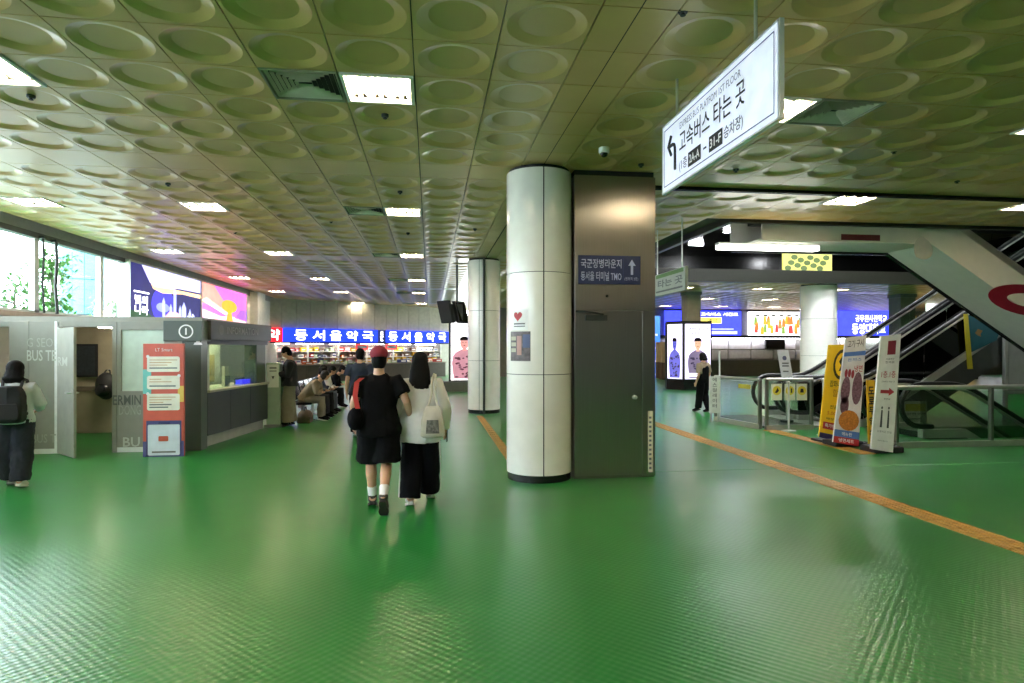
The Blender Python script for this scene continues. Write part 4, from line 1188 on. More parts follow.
# blue pennant with a yellow edge on the escalator
f0 = ony(966, 345, 12.3); 
t = thing('pennant', 'teal pennant with a yellow edge hanging on the rising escalator', 'banner', (f0.x, 12.37, 1.7))
pts = [ony(968, 315, 12.37), ony(1001, 328, 12.37), ony(997, 340, 12.37), ony(972, 352, 12.37)]
mb = MB(); mb.prism([tuple(p) for p in pts], (0, .015, 0)); build('cloth', mb, M('pennant_teal', '1f5a66', 0.6), t)
pts = [ony(964, 314, 12.36), ony(968, 314, 12.36), ony(973, 369, 12.36), ony(968, 369, 12.36)]
mb = MB(); mb.prism([tuple(p) for p in pts], (0, .02, 0)); build('edge_band', mb, M('pennant_yellow', 'c2b32e', 0.5), t)
pc = ony(979, 333, 12.36)
bo = Board(t, (pc.x, 12.37, pc.z), (1, 0, 0), (0, 0, 1))
bo.flat([[(-.09, 0), (-.02, .09), (.1, .05), (.04, -.02), (.06, -.08), (-.03, -.05)]], M('emblem_brown', '8a6a3a', 0.5), 'emblem')
pp0 = ony(1003.5, 384, 12.3); pp1 = ony(1003.5, 322, 12.3)
t = thing('steel_partition', 'grey panel with a steel edge post right of the teal pennant', 'partition', (pp0.x, 12.3, 0))
mb = MB(); mb.box(pp0.x, pp0.x + .07, 12.26, 12.33, 0, pp1.z); build('post', mb, deck_m, t, bevel=.005)
for k_ in range(2):
    mb = MB(); mb.box(pp0.x + .08 + k_ * .8, pp0.x + .86 + k_ * .8, 12.28, 12.31, .75, pp1.z - .25); build('panel', mb, M('partition_grey', 'a2a49c', .45), t)
mb = MB(); mb.box(pp0.x + .07, pp0.x + 1.7, 12.27, 12.32, .68, .75); build('lower_rail', mb, deck_m, t)
# ================================================================== RAILINGS
def railing(label, p0, p1, h=1.02, posts=2, toe=True, railr=.03):
    p0, p1 = Vector(p0), Vector(p1); d = (p1 - p0); L = d.length; d.normalize(); n = Vector((d.y, -d.x, 0))
    t = thing('glass_railing', label, 'railing', tuple((p0 + p1) / 2))
    mb = MB(); mb.tube([p0 + Vector((0, 0, h)), p1 + Vector((0, 0, h))], railr, 10); build('top_rail', mb, chrome, t, True)
    mb = MB(); mb.obox(p0 - n * .04, d * L, n * .08, (0, 0, .1)); build('base_rail', mb, deck_m, t)
    for i in range(posts):
        q = p0 + d * (.025 + (L - .05) * i / max(1, posts - 1))
        mb = MB(); mb.obox(q - d * .025 - n * .035, d * .05, n * .07, (0, 0, h)); build('post', mb, steel, t, bevel=.004)
    k = max(1, posts - 1)
    for i in range(k):
        a = p0 + d * (.06 + (L - .05) * i / k); w = (L - .05) / k - .07
        mb = MB(); mb.obox(a - n * .006 + Vector((0, 0, .1)), d * w, n * .012, (0, 0, h - .16)); build('glass_panel', mb, eglass, t)
    return t
g0 = onz(899, 449); g1 = onz(1024, 444)
railing('long glass railing with a steel top rail before the descending escalator', (g0.x, 9.72, 0), (15.0, 9.72, 0), 1.02, 5, railr=.04)
pA = onz(715, 420.5); pB = onz(765, 430)
railing('short glass railing running away left of the rising escalators', (pB.x - .03, pB.y + .12, 0), (pA.x, pA.y, 0), 1.03, 2)
rr1 = railing('glass railing with three round warning stickers', (pB.x, pB.y - .02, 0), (ony(812, 420, pB.y).x, pB.y - .02, 0), 1.04, 2)
bo = Board(rr1, (0, pB.y - .03, 0), (1, 0, 0), (0, 0, 1)); bo.layer = .012
wm_ = M('sticker_pale', 'd8dccb', 0.5)
for px in (776.5, 789.5, 801.5):
    a = ony(px, 392, pB.y - .03)
    bo.rect(a.x - .115, a.z - .17, a.x + .115, a.z + .17, wm_, 'sticker')
bo.up()
for px in (776.5, 789.5, 801.5):
    a = ony(px, 392, pB.y - .03); bo.flat([bo.ell(a.x, a.z + .03, .095, .095)], M('sticker_yellow', 'd8c83a', 0.5), 'yellow_disc')
bo.up()
for i, px in enumerate((776.5, 789.5, 801.5)):
    a = ony(px, 392, pB.y - .03); z = a.z + .03; x = a.x
    bo.flat([[(x - .05, z - .04), (x + .0, z - .05), (x + .05, z + .0), (x + .01, z + .06), (x - .02, z)] if i == 0 else ([(x - .05, z - .05), (x - .02, z - .05), (x - .02, z + .05), (x - .05, z + .04)] if i == 1 else [(x - .04, z - .04), (x + .04, z - .04), (x + .03, z + .04), (x - .03, z + .04)])] + ([[(x + .02, z - .05), (x + .05, z - .05), (x + .05, z + .04), (x + .02, z + .05)]] if i == 1 else []), ink, 'warning_symbol')
# dark kick plinth behind the stickers
mb = MB(); mb.box(pB.x + .1, ex0 - .5, 12.46, 14.6, 0.0, 0.05)
struct('trim_6', mb, dark_grey, 'steel landing plate of the rising escalators')
mb = MB(); mb.box(ex0 - .3, 9.2, 12.43, 14.6, 0, .045); struct('trim_7', mb, deck_m, 'steel comb plate of the rising escalators')
yg = ony(762, 378, pB.y - .07)
t = thing('caution_label', 'small yellow caution label on the short glass railing', 'label', (onz(757, 418).x, 13.0, .86))
q_ = Vector((pB.x - .1, pB.y + .35, .82)); dv = (Vector((pA.x, pA.y, 0)) - Vector((pB.x, pB.y, 0))).normalized()
mb = MB(); mb.obox(q_ - Vector((.03, 0, 0)), dv * .4, (-.01, 0, 0), (0, 0, .09)); build('sheet', mb, M('caution_yellow', 'c9b83a', 0.5), t)
t.location = tuple(q_); 
for c_ in t.children: c_.data.transform(Matrix.Translation(Vector(ROOTLOC[t.name]) - q_))
ROOTLOC[t.name] = q_
# free-standing pole
sp_ = onz(786, 430.5)
t = thing('stanchion', 'thin steel stanchion standing before the warning stickers', 'stanchion', (sp_.x, sp_.y - .1, 0))
mb = MB(); mb.tube([(sp_.x, sp_.y - .1, .02), (sp_.x, sp_.y - .1, .98)], .02, 10); build('pole', mb, chrome, t, True)
mb = MB(); mb.lathe((sp_.x, sp_.y - .1), [(.14, 0), (.14, .012), (.05, .03)], 20); build('foot', mb, chrome, t, True)
mb = MB(); mb.ball((sp_.x, sp_.y - .1, .99), .03, .03, .03); build('knob', mb, chrome, t, True)
sp2 = ony(851, 381, 10.9)
t = thing('stanchion', 'shiny steel stanchion behind the yellow banner', 'stanchion', (sp2.x - .28, 11.3, 0))
mb = MB(); mb.tube([(sp2.x - .28, 11.3, .02), (sp2.x - .28, 11.3, 1.05)], .03, 10); build('pole', mb, chrome, t, True)
mb = MB(); mb.lathe((sp2.x - .28, 11.3), [(.13, 0), (.13, .012), (.05, .03)], 20); build('foot', mb, chrome, t, True)
mb = MB(); mb.ball((sp2.x - .28, 11.3, 1.06), .045, .045, .045); build('knob', mb, chrome, t, True)
# white vertical sign on the end post, with its thin pole
vs0 = onz(715, 421)
t = thing('post_sign', 'tall narrow white sign with vertical lettering at the railing end', 'sign', (vs0.x - .08, vs0.y - .15, 0))
vx, vy = vs0.x - .08, vs0.y - .15
mb = MB(); mb.box(vx - .12, vx + .12, vy, vy + .03, .2, 1.04); build('plate', mb, white_paint, t); mb = MB(); mb.box(vx - .1, vx - .07, vy + .005, vy + .03, 0, .2); mb.box(vx + .07, vx + .1, vy + .005, vy + .03, 0, .2); build('leg', mb, chrome, t)
mb = MB(); mb.tube([(vx + .13, vy + .02, 0), (vx + .13, vy + .02, 1.62)], .02, 8); build('pole', mb, white_paint, t, True)
bo = Board(t, (vx - .12, vy, 0), (1, 0, 0), (0, 0, 1)); 
for i, ch in enumerate('에스컬레이터'): bo.text(ch, .07, .92 - .12 * i, .17, 1.01 - .12 * i, grey_ink, .01)

# ================================================================== BANNER STANDS
def banner(label, Y, pbl, pbr, ptl, ptr, mat):
    """flat stand facing the hall at depth Y; corners from the photograph on that plane"""
    b0, b1, t0, t1 = (ony(p[0], p[1], Y) for p in (pbl, pbr, ptl, ptr))
    b0.z = max(b0.z, .02); b1.z = max(b1.z, .02)
    t = thing('banner_stand', label, 'banner', ((b0.x + b1.x) / 2, Y, 0))
    nrm = Vector((0, -1, 0))
    mb = MB(); mb.prism([b0, b1, t1, t0], -nrm * .03); build('panel', mb, mat, t)
    return t, b0, b1, t0, t1, nrm
class Quad:
    """bilinear printing on a quad"""
    def __init__(s, t, b0, b1, t0, t1, n):
        s.t, s.b0, s.b1, s.t0, s.t1, s.n, s.l = t, b0, b1, t0, t1, n, .004
    def P(s, u, v): return (s.b0 * (1 - u) + s.b1 * u) * (1 - v) + (s.t0 * (1 - u) + s.t1 * u) * v + s.n * s.l
    def poly(s, pls, mat, name='print'):
        mb = MB()
        for pl in pls: mb.add([s.P(*q) for q in pl], [tuple(range(len(pl)))])
        o = build(name, mb, mat, s.t); 
        bm = bmesh.new(); bm.from_mesh(o.data)
        for f in bm.faces:
            f.normal_update()
            if f.normal.dot(s.n) < 0: f.normal_flip()
        bm.to_mesh(o.data); bm.free(); return o
    def rect(s, u0, v0, u1, v1, mat, name='print'): return s.poly([[(u0, v0), (u1, v0), (u1, v1), (u0, v1)]], mat, name)
    def ell(s, u, v, a, b_, n=16): return [(u + a * math.cos(2 * PI * k / n), v + b_ * math.sin(2 * PI * k / n)) for k in range(n)]
    def text(s, body, u0, v0, u1, v1, mat, bold=.01):
        vs, fs = text_mesh(body, bold)
        ax = min(v.x for v in vs); bx = max(v.x for v in vs); ay = min(v.y for v in vs); by = max(v.y for v in vs)
        mb = MB().add([s.P(u0 + (v.x - ax) / (bx - ax) * (u1 - u0), v0 + (v.y - ay) / (by - ay) * (v1 - v0)) for v in vs], fs)
        me = bpy.data.meshes.new('lettering'); off = ROOTLOC[root_of(s.t).name]
        me.from_pydata([tuple(v - off) for v in mb.v], [], mb.f); me.materials.append(mat)
        o = bpy.data.objects.new('lettering', me); COL.objects.link(o); o.parent = s.t; return o
# yellow banner
r_ = banner('yellow banner stand with a round black emblem, leftmost of three banners', 10.3, (819, 437), (843, 443.5), (829, 345), (853, 344), yellow_print); q = Quad(*r_)
q.rect(0, 0, 1, .055, M('banner_violet', '3f3a66', .5), 'foot_band'); q.rect(.1, .1, .85, .175, red_ink, 'red_band')
q.poly([q.ell(.62, .79, .36, .16)], M('emblem_black', '3a3210', .5), 'emblem_ring'); q.l += .002; q.poly([q.ell(.62, .79, .28, .125)], yellow_print, 'emblem_disc'); q.l += .002
q.poly([[(.5, .72), (.74, .73), (.7, .8), (.76, .86), (.6, .88), (.48, .82), (.58, .78)]], ink, 'emblem_figure')
q.text('잡화나라', .2, .55, .8, .62, M('txt_olive', '4a4210', .5)); q.text('할인', .35, .45, .8, .53, M('txt_orange2', 'b8801c', .5)); q.text('전품목', .3, .32, .8, .36, M('txt_olive2', '6a5a18', .5)); q.text('5,000원', .22, .25, .85, .3, M('txt_orange3', 'c8701c', .5)); q.text('매장안내', .2, .2, .85, .225, M('txt_olive3', '6a5a18', .5))
q.text('특가행사', .18, .12, .75, .16, white_ink)
t = r_[0]; mb = MB(); c_ = (r_[1] + r_[2]) / 2; mb.box(c_.x - .12, c_.x + .12, c_.y + .03, c_.y + .4, 0.012, .05); build('foot', mb, black_matt, t)
# food banner
r_ = banner('tall food banner stand with meat and a fried cutlet, middle of three banners', 9.85, (833, 442), (858.5, 448.5), (846, 338), (866.5, 335), M('banner_pale', 'dcd8d6', .5)); q = Quad(*r_)
q.rect(0, .0, 1, .06, red_ink, 'red_band'); q.rect(0, .06, 1, .125, blue_print, 'blue_band'); q.rect(0, .82, 1, .86, blue_print, 'blue_band')
q.text('고기·구시', .12, .9, .88, .97, M('txt_dk', '3a3430', .5)); q.text('돈까스', .2, .77, .85, .8, blue_print); q.text('냉면', .55, .67, .92, .73, red_ink)
meat = M('meat_brown', '7a5560', .6, var=.45, scale=25)
q.poly([q.ell(.25, .5, .2, .13), q.ell(.75, .52, .22, .15), q.ell(.28, .36, .18, .09)], meat, 'meat_print')
q.poly([q.ell(.2, .66, .07, .04), q.ell(.35, .66, .07, .04), q.ell(.5, .65, .07, .04)], M('meat_red', '9a3038', .5), 'slice_print'); q.l += .002
q.poly([q.ell(.52, .22, .42, .095)], M('cutlet_orange', 'c2782c', .6, var=.3, scale=30), 'cutlet_print')
q.text('메뉴판', .3, .075, .7, .11, white_ink); q.text('냉면세트', .2, .015, .8, .05, white_ink)
t = r_[0]; c_ = (r_[1] + r_[2]) / 2
mb = MB(); mb.box(c_.x - .16, c_.x + .36, c_.y + .031, c_.y + .42, 0.012, .1); build('water_base', mb, black_matt, t, bevel=.02)
# narrow yellow and black banner behind
r_ = banner('narrow yellow banner with black vertical lettering behind the white banner', 9.95, (869, 446), (877, 447), (867, 380), (874.5, 380), M('banner_yellow2', 'd9a81c', .5)); q = Quad(*r_)
for i, ch in enumerate('도로무인스'):
    q.text(ch, .12, .78 - i * .155, .88, .9 - i * .155, ink, .03)
mb = MB(); c_ = (r_[1] + r_[2]) / 2; mb.box(c_.x - .08, c_.x + .08, c_.y, c_.y + .3, 0, .04); build('foot', mb, black_matt, r_[0])
# white banner
r_ = banner('white banner stand with a red arrow, rightmost of three banners', 9.2, (871, 449), (893, 455), (881, 336), (901, 334), M('banner_white', 'e9e8e6', .45)); q = Quad(*r_)
q.rect(.38, .83, .78, .95, M('logo_maroon', '7a2433', .5), 'logo_block'); q.text('마음편한', .35, .785, .75, .8, grey_ink); q.text('한의원', .32, .755, .75, .775, grey_ink)
q.text('1층.1층', .18, .63, .86, .69, M('txt_rose', 'b4485a', .5)); q.text('고속버스 타는 곳', .2, .59, .85, .605, grey_ink)
q.poly([[(.2, .495), (.6, .495), (.6, .475), (.86, .51), (.6, .545), (.6, .525), (.2, .525)]], M('arrow_rose', 'a82c3c', .5), 'arrow'); q.text('화장실', .38, .44, .68, .455, grey_ink)
q.poly([q.ell(.34, .37, .04, .012), [(.3, .2), (.4, .2), (.38, .35), (.31, .35)]], M('fig_dark', '3c4044', .5), 'figure_print'); q.poly([q.ell(.66, .37, .04, .012), [(.62, .2), (.72, .2), (.69, .35), (.63, .35)]], M('fig_dark', '3c4044', .5), 'figure_print')
q.text('진료시간 안내', .2, .155, .85, .175, grey_ink, 0); q.text('전화문의', .25, .08, .7, .09, grey_ink, 0)
t = r_[0]; c_ = (r_[1] + r_[2]) / 2
mb = MB(); mb.box(c_.x - .1, c_.x + .42, c_.y + .031, c_.y + .4, 0, .1); build('water_base', mb, black_matt, t, bevel=.02)
# poster seen through the glass beside the lower newel
a0 = ony(904, 440, 12.22); a1 = ony(927, 401, 12.22)
t = thing('floor_poster', 'white and yellow poster behind the glass railing', 'poster', ((a0.x + a1.x) / 2, 12.22, 0))
mb = MB(); mb.box(a0.x - .1, a1.x, 12.22, 12.24, .06, a1.z); build('sheet', mb, M('poster_wht', 'd2d0c6', .5), t)
mb = MB(); mb.box(a0.x - .05, a0.x, 12.24, 12.32, 0, .3); mb.box(a1.x - .1, a1.x - .05, 12.24, 12.32, 0, .3); build('foot', mb, dark_grey, t)
bo = Board(t, (a0.x - .1, 12.22, 0), (1, 0, 0), (0, 0, 1)); w_ = a1.x - a0.x + .1
bo.rect(w_ * .2, a1.z * .62, w_ * .95, a1.z * .9, M('poster_yel', 'c8b840', .5), 'yellow_print'); bo.text('안전수칙', w_ * .25, a1.z * .46, w_ * .95, a1.z * .56, ink, .02); bo.rect(w_ * .3, a1.z * .3, w_ * .8, a1.z * .34, grey_ink, 'text_line')
# small white notice stand behind the railing
n0 = ony(782, 373, 13.0); n1 = ony(793, 350, 13.0)
t = thing('notice_stand', 'small white notice stand behind the sticker railing', 'notice', ((n0.x + n1.x) / 2, 13.0, .05))
mb = MB(); mb.prism([(n0.x, 13.0, n0.z - .1), (n1.x, 13.0, n0.z - .1), (n1.x - .08, 13.05, n1.z), (n0.x - .08, 13.05, n1.z)], (0, .02, 0)); build('board', mb, M('notice_wht', 'd9dae0', .5), t)
mb = MB(); mb.tube([((n0.x + n1.x) / 2, 13.03, .1), ((n0.x + n1.x) / 2, 13.03, n0.z)], .02, 8); build('pole', mb, chrome, t); mb = MB(); mb.cyl(((n0.x + n1.x) / 2, 13.03), .14, .05, .1, 16); build('foot', mb, dark_grey, t)
bo = Board(t, (n0.x - .04, 13.0, n0.z), (1, 0, 0), (0, 0.1, 1)); w_ = n1.x - n0.x
bo.flat([bo.ell(w_ * .45, .33, .05, .05)], M('notice_blue', '5a5f88', .5), 'symbol'); bo.rects([(w_ * .2, .2, w_ * .8, .23), (w_ * .2, .14, w_ * .8, .17), (w_ * .25, .02, w_ * .75, .05)], grey_ink, 'text_lines')

# ================================================================== HANGING THINGS IN THE DISTANCE
# second hanging sign at the right of the steel box
sxx = 4.4; h0 = onx(659, 268, sxx)
hy0 = onx(685, 268, sxx).y; hy1 = onx(656, 268, sxx).y
zt = onx(685, 266, sxx).z; zb = onx(685, 290, sxx).z
t = thing('hanging_sign', 'far grey hanging sign with green corner beside the steel box', 'sign', (sxx, (hy0 + hy1) / 2, CEIL))
mb = MB(); mb.box(sxx, sxx + .06, hy0, hy1 + .6, zb, zt); build('board', mb, M('sign_grey', 'b4b8b0', .5), t, bevel=.005)
for yy in (hy0 + .2, hy1):
    mb = MB(); mb.tube([(sxx + .03, yy, zt), (sxx + .03, yy, CEIL + .05)], .012, 6); build('hanger_rod', mb, chrome, t, True)
bo = Board(t, (sxx, hy1 + .6, zb), (0, -1, 0), (0, 0, 1)); L_ = hy1 + .6 - hy0; H_ = zt - zb
bo.rect(L_ * .3, H_ * .8, L_ * .97, H_ * .97, M('sign_green', '5f8a4a', .5), 'green_band'); bo.text('타는 곳', L_ * .35, H_ * .35, L_ * .95, H_ * .7, grey_ink, .02); bo.rects([(L_ * .3, H_ * .14, L_ * .95, H_ * .22)], grey_ink, 'text_line')
# pair of hanging televisions
tvp = onz(456.5, 266, CEIL); ty = 17.6; tx = ony(457, 300, ty).x
t = thing('television_pair', 'pair of back to back black televisions hanging on a pole', 'television', (tx, ty, CEIL))
z_t, z_b = ony(457, 301, ty).z, ony(457, 324, ty).z
mb = MB(); mb.tube([(tx, ty, CEIL - .001), (tx, ty, z_b + .2)], .03, 8); build('pole', mb, dark_grey, t, True)
for sgn in (-1, 1):
    ax = Vector((math.cos(.9), math.sin(.9) * sgn, 0)); nn = Vector((ax.y, -ax.x, 0)) * sgn
    ux = (Vector((0, 0, 1)) + nn * -.28).normalized()
    c_ = Vector((tx - .22 if sgn < 0 else tx + .2, ty + .02 * sgn, z_b + .02))
    w2 = .5
    mb = MB(); mb.obox(c_ - ax * w2 / 2 - nn * .08, ax * w2, nn * .1, ux * (z_t - z_b)); sh = build('casing', mb, black_matt, t, bevel=.02)
    mb = MB(); mb.obox(c_ - ax * (w2 / 2 - .04) + nn * .021 + ux * .05, ax * (w2 - .08), nn * .006, ux * (z_t - z_b - .1)); build('screen', mb, black_gloss, sh)
mb = MB(); mb.box(tx - .16, tx + .16, ty - .06, ty + .06, z_b + .1, z_b + .55); build('bracket', mb, dark_grey, t)

# ================================================================== ADVERTS
adw = E_('ad_white', 'f4f2f6', 1.8)
skin_e = E_('ad_skin', 'd8a890', .7); camo_a = E_('ad_camo', '7c6e8c', .5); camo_b = E_('ad_camo_dark', '443a58', .3); hair_e = E_('ad_hair', '1a1418', .05)
def soldier(bo, W, H, cx, face, body, dark):
    bo.flat([[(cx - .34 * W, .02 * H), (cx + .34 * W, .02 * H), (cx + .4 * W, .3 * H), (cx + .36 * W, .42 * H), (cx + .28 * W, .475 * H), (cx + .09 * W, .53 * H), (cx - .09 * W, .53 * H), (cx - .28 * W, .475 * H), (cx - .36 * W, .42 * H), (cx - .4 * W, .3 * H)]], body, 'uniform_print')
    bo.up(); rnd = random.Random(3)
    bo.flat([bo.ell(cx + rnd.uniform(-.28, .28) * W, rnd.uniform(.05, .43) * H, rnd.uniform(.03, .07) * W, rnd.uniform(.01, .02) * H, 6, rnd.uniform(0, 3)) for _ in range(34)], dark, 'camouflage_print')
    bo.flat([bo.ell(cx, .63 * H, .14 * W, .095 * H), [(cx - .065 * W, .5 * H), (cx + .065 * W, .5 * H), (cx + .065 * W, .58 * H), (cx - .065 * W, .58 * H)]], face, 'face_print')
    bo.up()
    bo.flat([[(cx - .15 * W, .65 * H), (cx - .12 * W, .685 * H), (cx + .12 * W, .685 * H), (cx + .15 * W, .65 * H), (cx + .145 * W, .72 * H), (cx + .06 * W, .75 * H), (cx - .07 * W, .75 * H), (cx - .145 * W, .72 * H)]], hair_e, 'hair_print')
    bo.flat([bo.ell(cx - .045 * W, .65 * H, .016 * W, .006 * H, 8), bo.ell(cx + .045 * W, .65 * H, .016 * W, .006 * H, 8), bo.ell(cx, .595 * H, .03 * W, .006 * H, 8)], hair_e, 'feature_print')
# light box near the pharmacy (left of the far column)
ly = 24.5; lx0, lx1 = ony(451, 350, ly).x, ony(470, 350, ly).x + .5; lz0, lz1 = ony(460, 380, ly).z, ony(460, 322, ly).z
t = thing('light_box', 'tall lit advert box with a figure, left of the far white column', 'light box', ((lx0 + lx1) / 2, ly, 0))
mb = MB(); mb.box(lx0 - .08, lx1 + .08, ly, ly + .4, lz0 - .06, lz1 + .06); build('casing', mb, dark_grey, t)
mb = MB(); mb.box(lx0, lx1, ly - .02, ly, lz0, lz1); build('panel', mb, adw, t)
mb = MB(); mb.box(lx0 - .5, lx1 + .1, ly - .25, ly + .4, 0, lz0 - .06); build('plinth', mb, M('plinth_grey', '5c6158', .5), t)
bo = Board(t, (lx0, ly - .02, lz0), (1, 0, 0), (0, 0, 1))
soldier(bo, lx1 - lx0, lz1 - lz0, (lx1 - lx0) * .42, E_('ad_face2', 'd0908c', .7), E_('ad_body2', 'c08898', .6), E_('ad_body2d', '6c3c4c', .3))
bo.text('NEW STYLE', (lx1 - lx0) * .1, (lz1 - lz0) * .86, (lx1 - lx0) * .7, (lz1 - lz0) * .93, E_('ad_grey', '8890a8', .8), .01)
# six-sided light box round the grey pillar
px_c = ony(691, 350, 25.0).x; cy_ = 25.0
a_l = ony(673, 390, 24.0); a_m = ony(684, 390, 23.95); a_r = ony(714, 390, 23.8)
zt, zb = ony(700, 323, 24).z, ony(700, 380, 24).z
t = thing('light_box', 'soldier advert light box wrapped round the grey pillar', 'light box', (px_c, cy_, 0))
foot = [(a_l.x, 24.7), (a_m.x, 24.0), (a_r.x, 24.0), (a_r.x + .25, 24.7), (a_r.x, 26.0), (a_m.x, 26.0)]
mb = MB(); mb.prism([(x, y, zt) for x, y in foot], (0, 0, .08)); build('top_cap', mb, black_matt, t)
mb = MB(); mb.prism([(x, y, 0.0) for x, y in foot], (0, 0, zb)); build('base', mb, black_gloss, t)
mb = MB(); mb.prism([(x, y, zb) for x, y in foot], (0, 0, zt - zb)); build('body', mb, black_matt, t)
for (p, q), nm in (((foot[0], foot[1]), 'side'), ((foot[1], foot[2]), 'front')):
    p, q = Vector((p[0], p[1], 0)), Vector((q[0], q[1], 0)); d = (q - p).normalized(); n = Vector((d.y, -d.x, 0)); L = (q - p).length
    mb = MB(); mb.obox(p + d * .06 + n * .001 + Vector((0, 0, zb + .04)), d * (L - .12), n * .012, (0, 0, zt - zb - .08)); build('lit_panel', mb, E_('ad_lav', 'dcd6f4', 1.2), t)
    bo = Board(t, p + d * .06 + n * .013 + Vector((0, 0, zb + .04)), d, (0, 0, 1)); W2, H2 = L - .12, zt - zb - .08
    soldier(bo, W2, H2, W2 * .5, skin_e if nm == 'front' else E_('ad_blue', '5a5ac0', .6), camo_a if nm == 'front' else E_('ad_blue2', '6a68c8', .6), camo_b)
    if nm == 'front':
        bo.text('대한민국 국군', W2 * .14, H2 * .88, W2 * .9, H2 * .94, E_('ad_ink', '3a3f70', .25), .01); bo.text('함께 합니다', W2 * .24, H2 * .8, W2 * .8, H2 * .86, E_('ad_ink', '3a3f70', .25), .01)
        bo.rects([(W2 * .1, H2 * .05, W2 * .9, H2 * .07), (W2 * .1, H2 * .09, W2 * .8, H2 * .105)], E_('ad_white', 'f4f2f6', 1.3), 'text_lines')
# adverts over the ticket counters
def wall_ad(label, px0, px1, py0, py1, mat, Y=36.2):
    a = ony(px0, py1, Y); c_ = ony(px1, py0, Y)
    t = thing('wall_advert', label, 'advert', ((a.x + c_.x) / 2, Y, a.z))
    mb = MB(); mb.box(a.x, c_.x, Y, Y + .28, a.z, c_.z); build('panel', mb, mat, t)
    mb = MB(); mb.box(a.x - .06, c_.x + .06, Y + .02, Y + .29, a.z - .06, a.z); mb.box(a.x - .06, c_.x + .06, Y + .02, Y + .29, c_.z, c_.z + .06); build('frame', mb, dark_grey, t)
    return t, Board(t, (a.x, Y, a.z), (1, 0, 0), (0, 0, 1)), c_.x - a.x, c_.z - a.z
adblue = E_('ad_royal', '3038e0', 2.6); adw2 = E_('ad_wht2', 'f6f4f8', 2.8)
t, bo, W_, H_ = wall_ad('blue advert with a yellow strip, left over the ticket counters', 666, 741, 311, 336, adblue)
bo.rects([(W_ * .05, H_ * .08, W_ * .95, H_ * .2), (W_ * .05, H_ * .26, W_ * .9, H_ * .3)], E_('ad_pale', 'b8c0f0', 1.4), 'pale_band'); bo.rect(W_ * .46, H_ * .5, W_ * .74, H_ * .74, E_('ad_yel', 'f0e060', 1.5), 'yellow_band'); bo.text('고속버스 시간표', W_ * .46, H_ * .8, W_ * .96, H_ * .93, adw2, .02); bo.flat([bo.ell(W_ * .25, H_ * .75, W_ * .02, H_ * .08)], adw2, 'round_mark'); bo.up(); bo.text('예약', W_ * .55, H_ * .54, W_ * .68, H_ * .7, E_('ad_ink2', '4a4840', .5), .02)
t, bo, W_, H_ = wall_ad('white advert with small colourful figures over the ticket counters', 750, 806, 312, 337, adw)
rnd = random.Random(5)
for nm, cc in (('orange', 'd8743c'), ('red', 'c04a44'), ('green', '7a9a4a'), ('ochre', 'c8a03c')):
    for k in range(6):
        x, y = rnd.uniform(.1, .9) * W_, rnd.uniform(.2, .65) * H_
        fl_ = [bo.ell(x, y + .22, .08, .1, 8), [(x - .12, y - .2), (x + .12, y - .2), (x + .08, y + .18), (x - .1, y + .18)]]
        bo.flat(fl_, E_('ad_' + nm, cc, 1.2), 'figure_print')
bo.rects([(W_ * (.1 + .14 * k), H_ * .82, W_ * (.17 + .14 * k), H_ * .88) for k in range(6)], E_('ad_ink2', '4a4840', .5), 'caption_marks')
t, bo, W_, H_ = wall_ad('bright blue university advert right of the white column', 834, 890, 311, 336, adblue)
bo.text('공무원사관학교', W_ * .38, H_ * .56, W_ * .94, H_ * .84, adw2, .0); bo.text('동양대학교', W_ * .32, H_ * .08, W_ * .92, H_ * .5, adw2, .012)
t, bo, W_, H_ = wall_ad('tall blue lit strip at the far edge beside the steel box', 654, 660, 316, 382, E_('ad_cyanblue', '3a6ae0', 1.5), 34.0)
bo.rects([(W_ * .1, H_ * (.1 + .2 * k), W_ * .6, H_ * (.13 + .2 * k)) for k in range(4)], E_('ad_pale', 'b8c0f0', 1.4), 'caption_marks')
# bright shop seen far right under the escalator
t, bo, W_, H_ = wall_ad('white lit shop sign far behind the rising escalators', 930, 972, 297, 311, adw2, 30.0)
bo.rects([(W_ * .1, H_ * .3, W_ * .8, H_ * .6)], E_('ad_pinkish', 'd8c8e8', 1.3), 'pale_print')
a0 = ony(905, 352, 30.5); a1 = ony(975, 316, 30.5)
t = thing('shop_window', 'warm lit shop window far behind the rising escalators', 'shop window', ((a0.x + a1.x) / 2, 30.5, 0))
mb = MB(); mb.box(a0.x, a1.x, 30.5, 30.6, .4, a1.z); build('back_panel', mb, E_('shop_warm', 'd8b070', .9), t)
mb = MB(); mb.box(a0.x, a1.x, 30.3, 30.6, 0, .4); build('base', mb, dark_grey, t)
for k in range(7):
    x = a0.x + (a1.x - a0.x) * k / 6; mb = MB(); mb.box(x - .04, x + .04, 30.4, 30.5, .4, a1.z); build('mullion', mb, black_matt, t)
for k in range(3):
    mb = MB(); mb.box(a0.x, a1.x, 30.3, 30.5, .9 + .6 * k, .95 + .6 * k); build('shelf', mb, M('shelf_brown', '6a5238', .5), t)
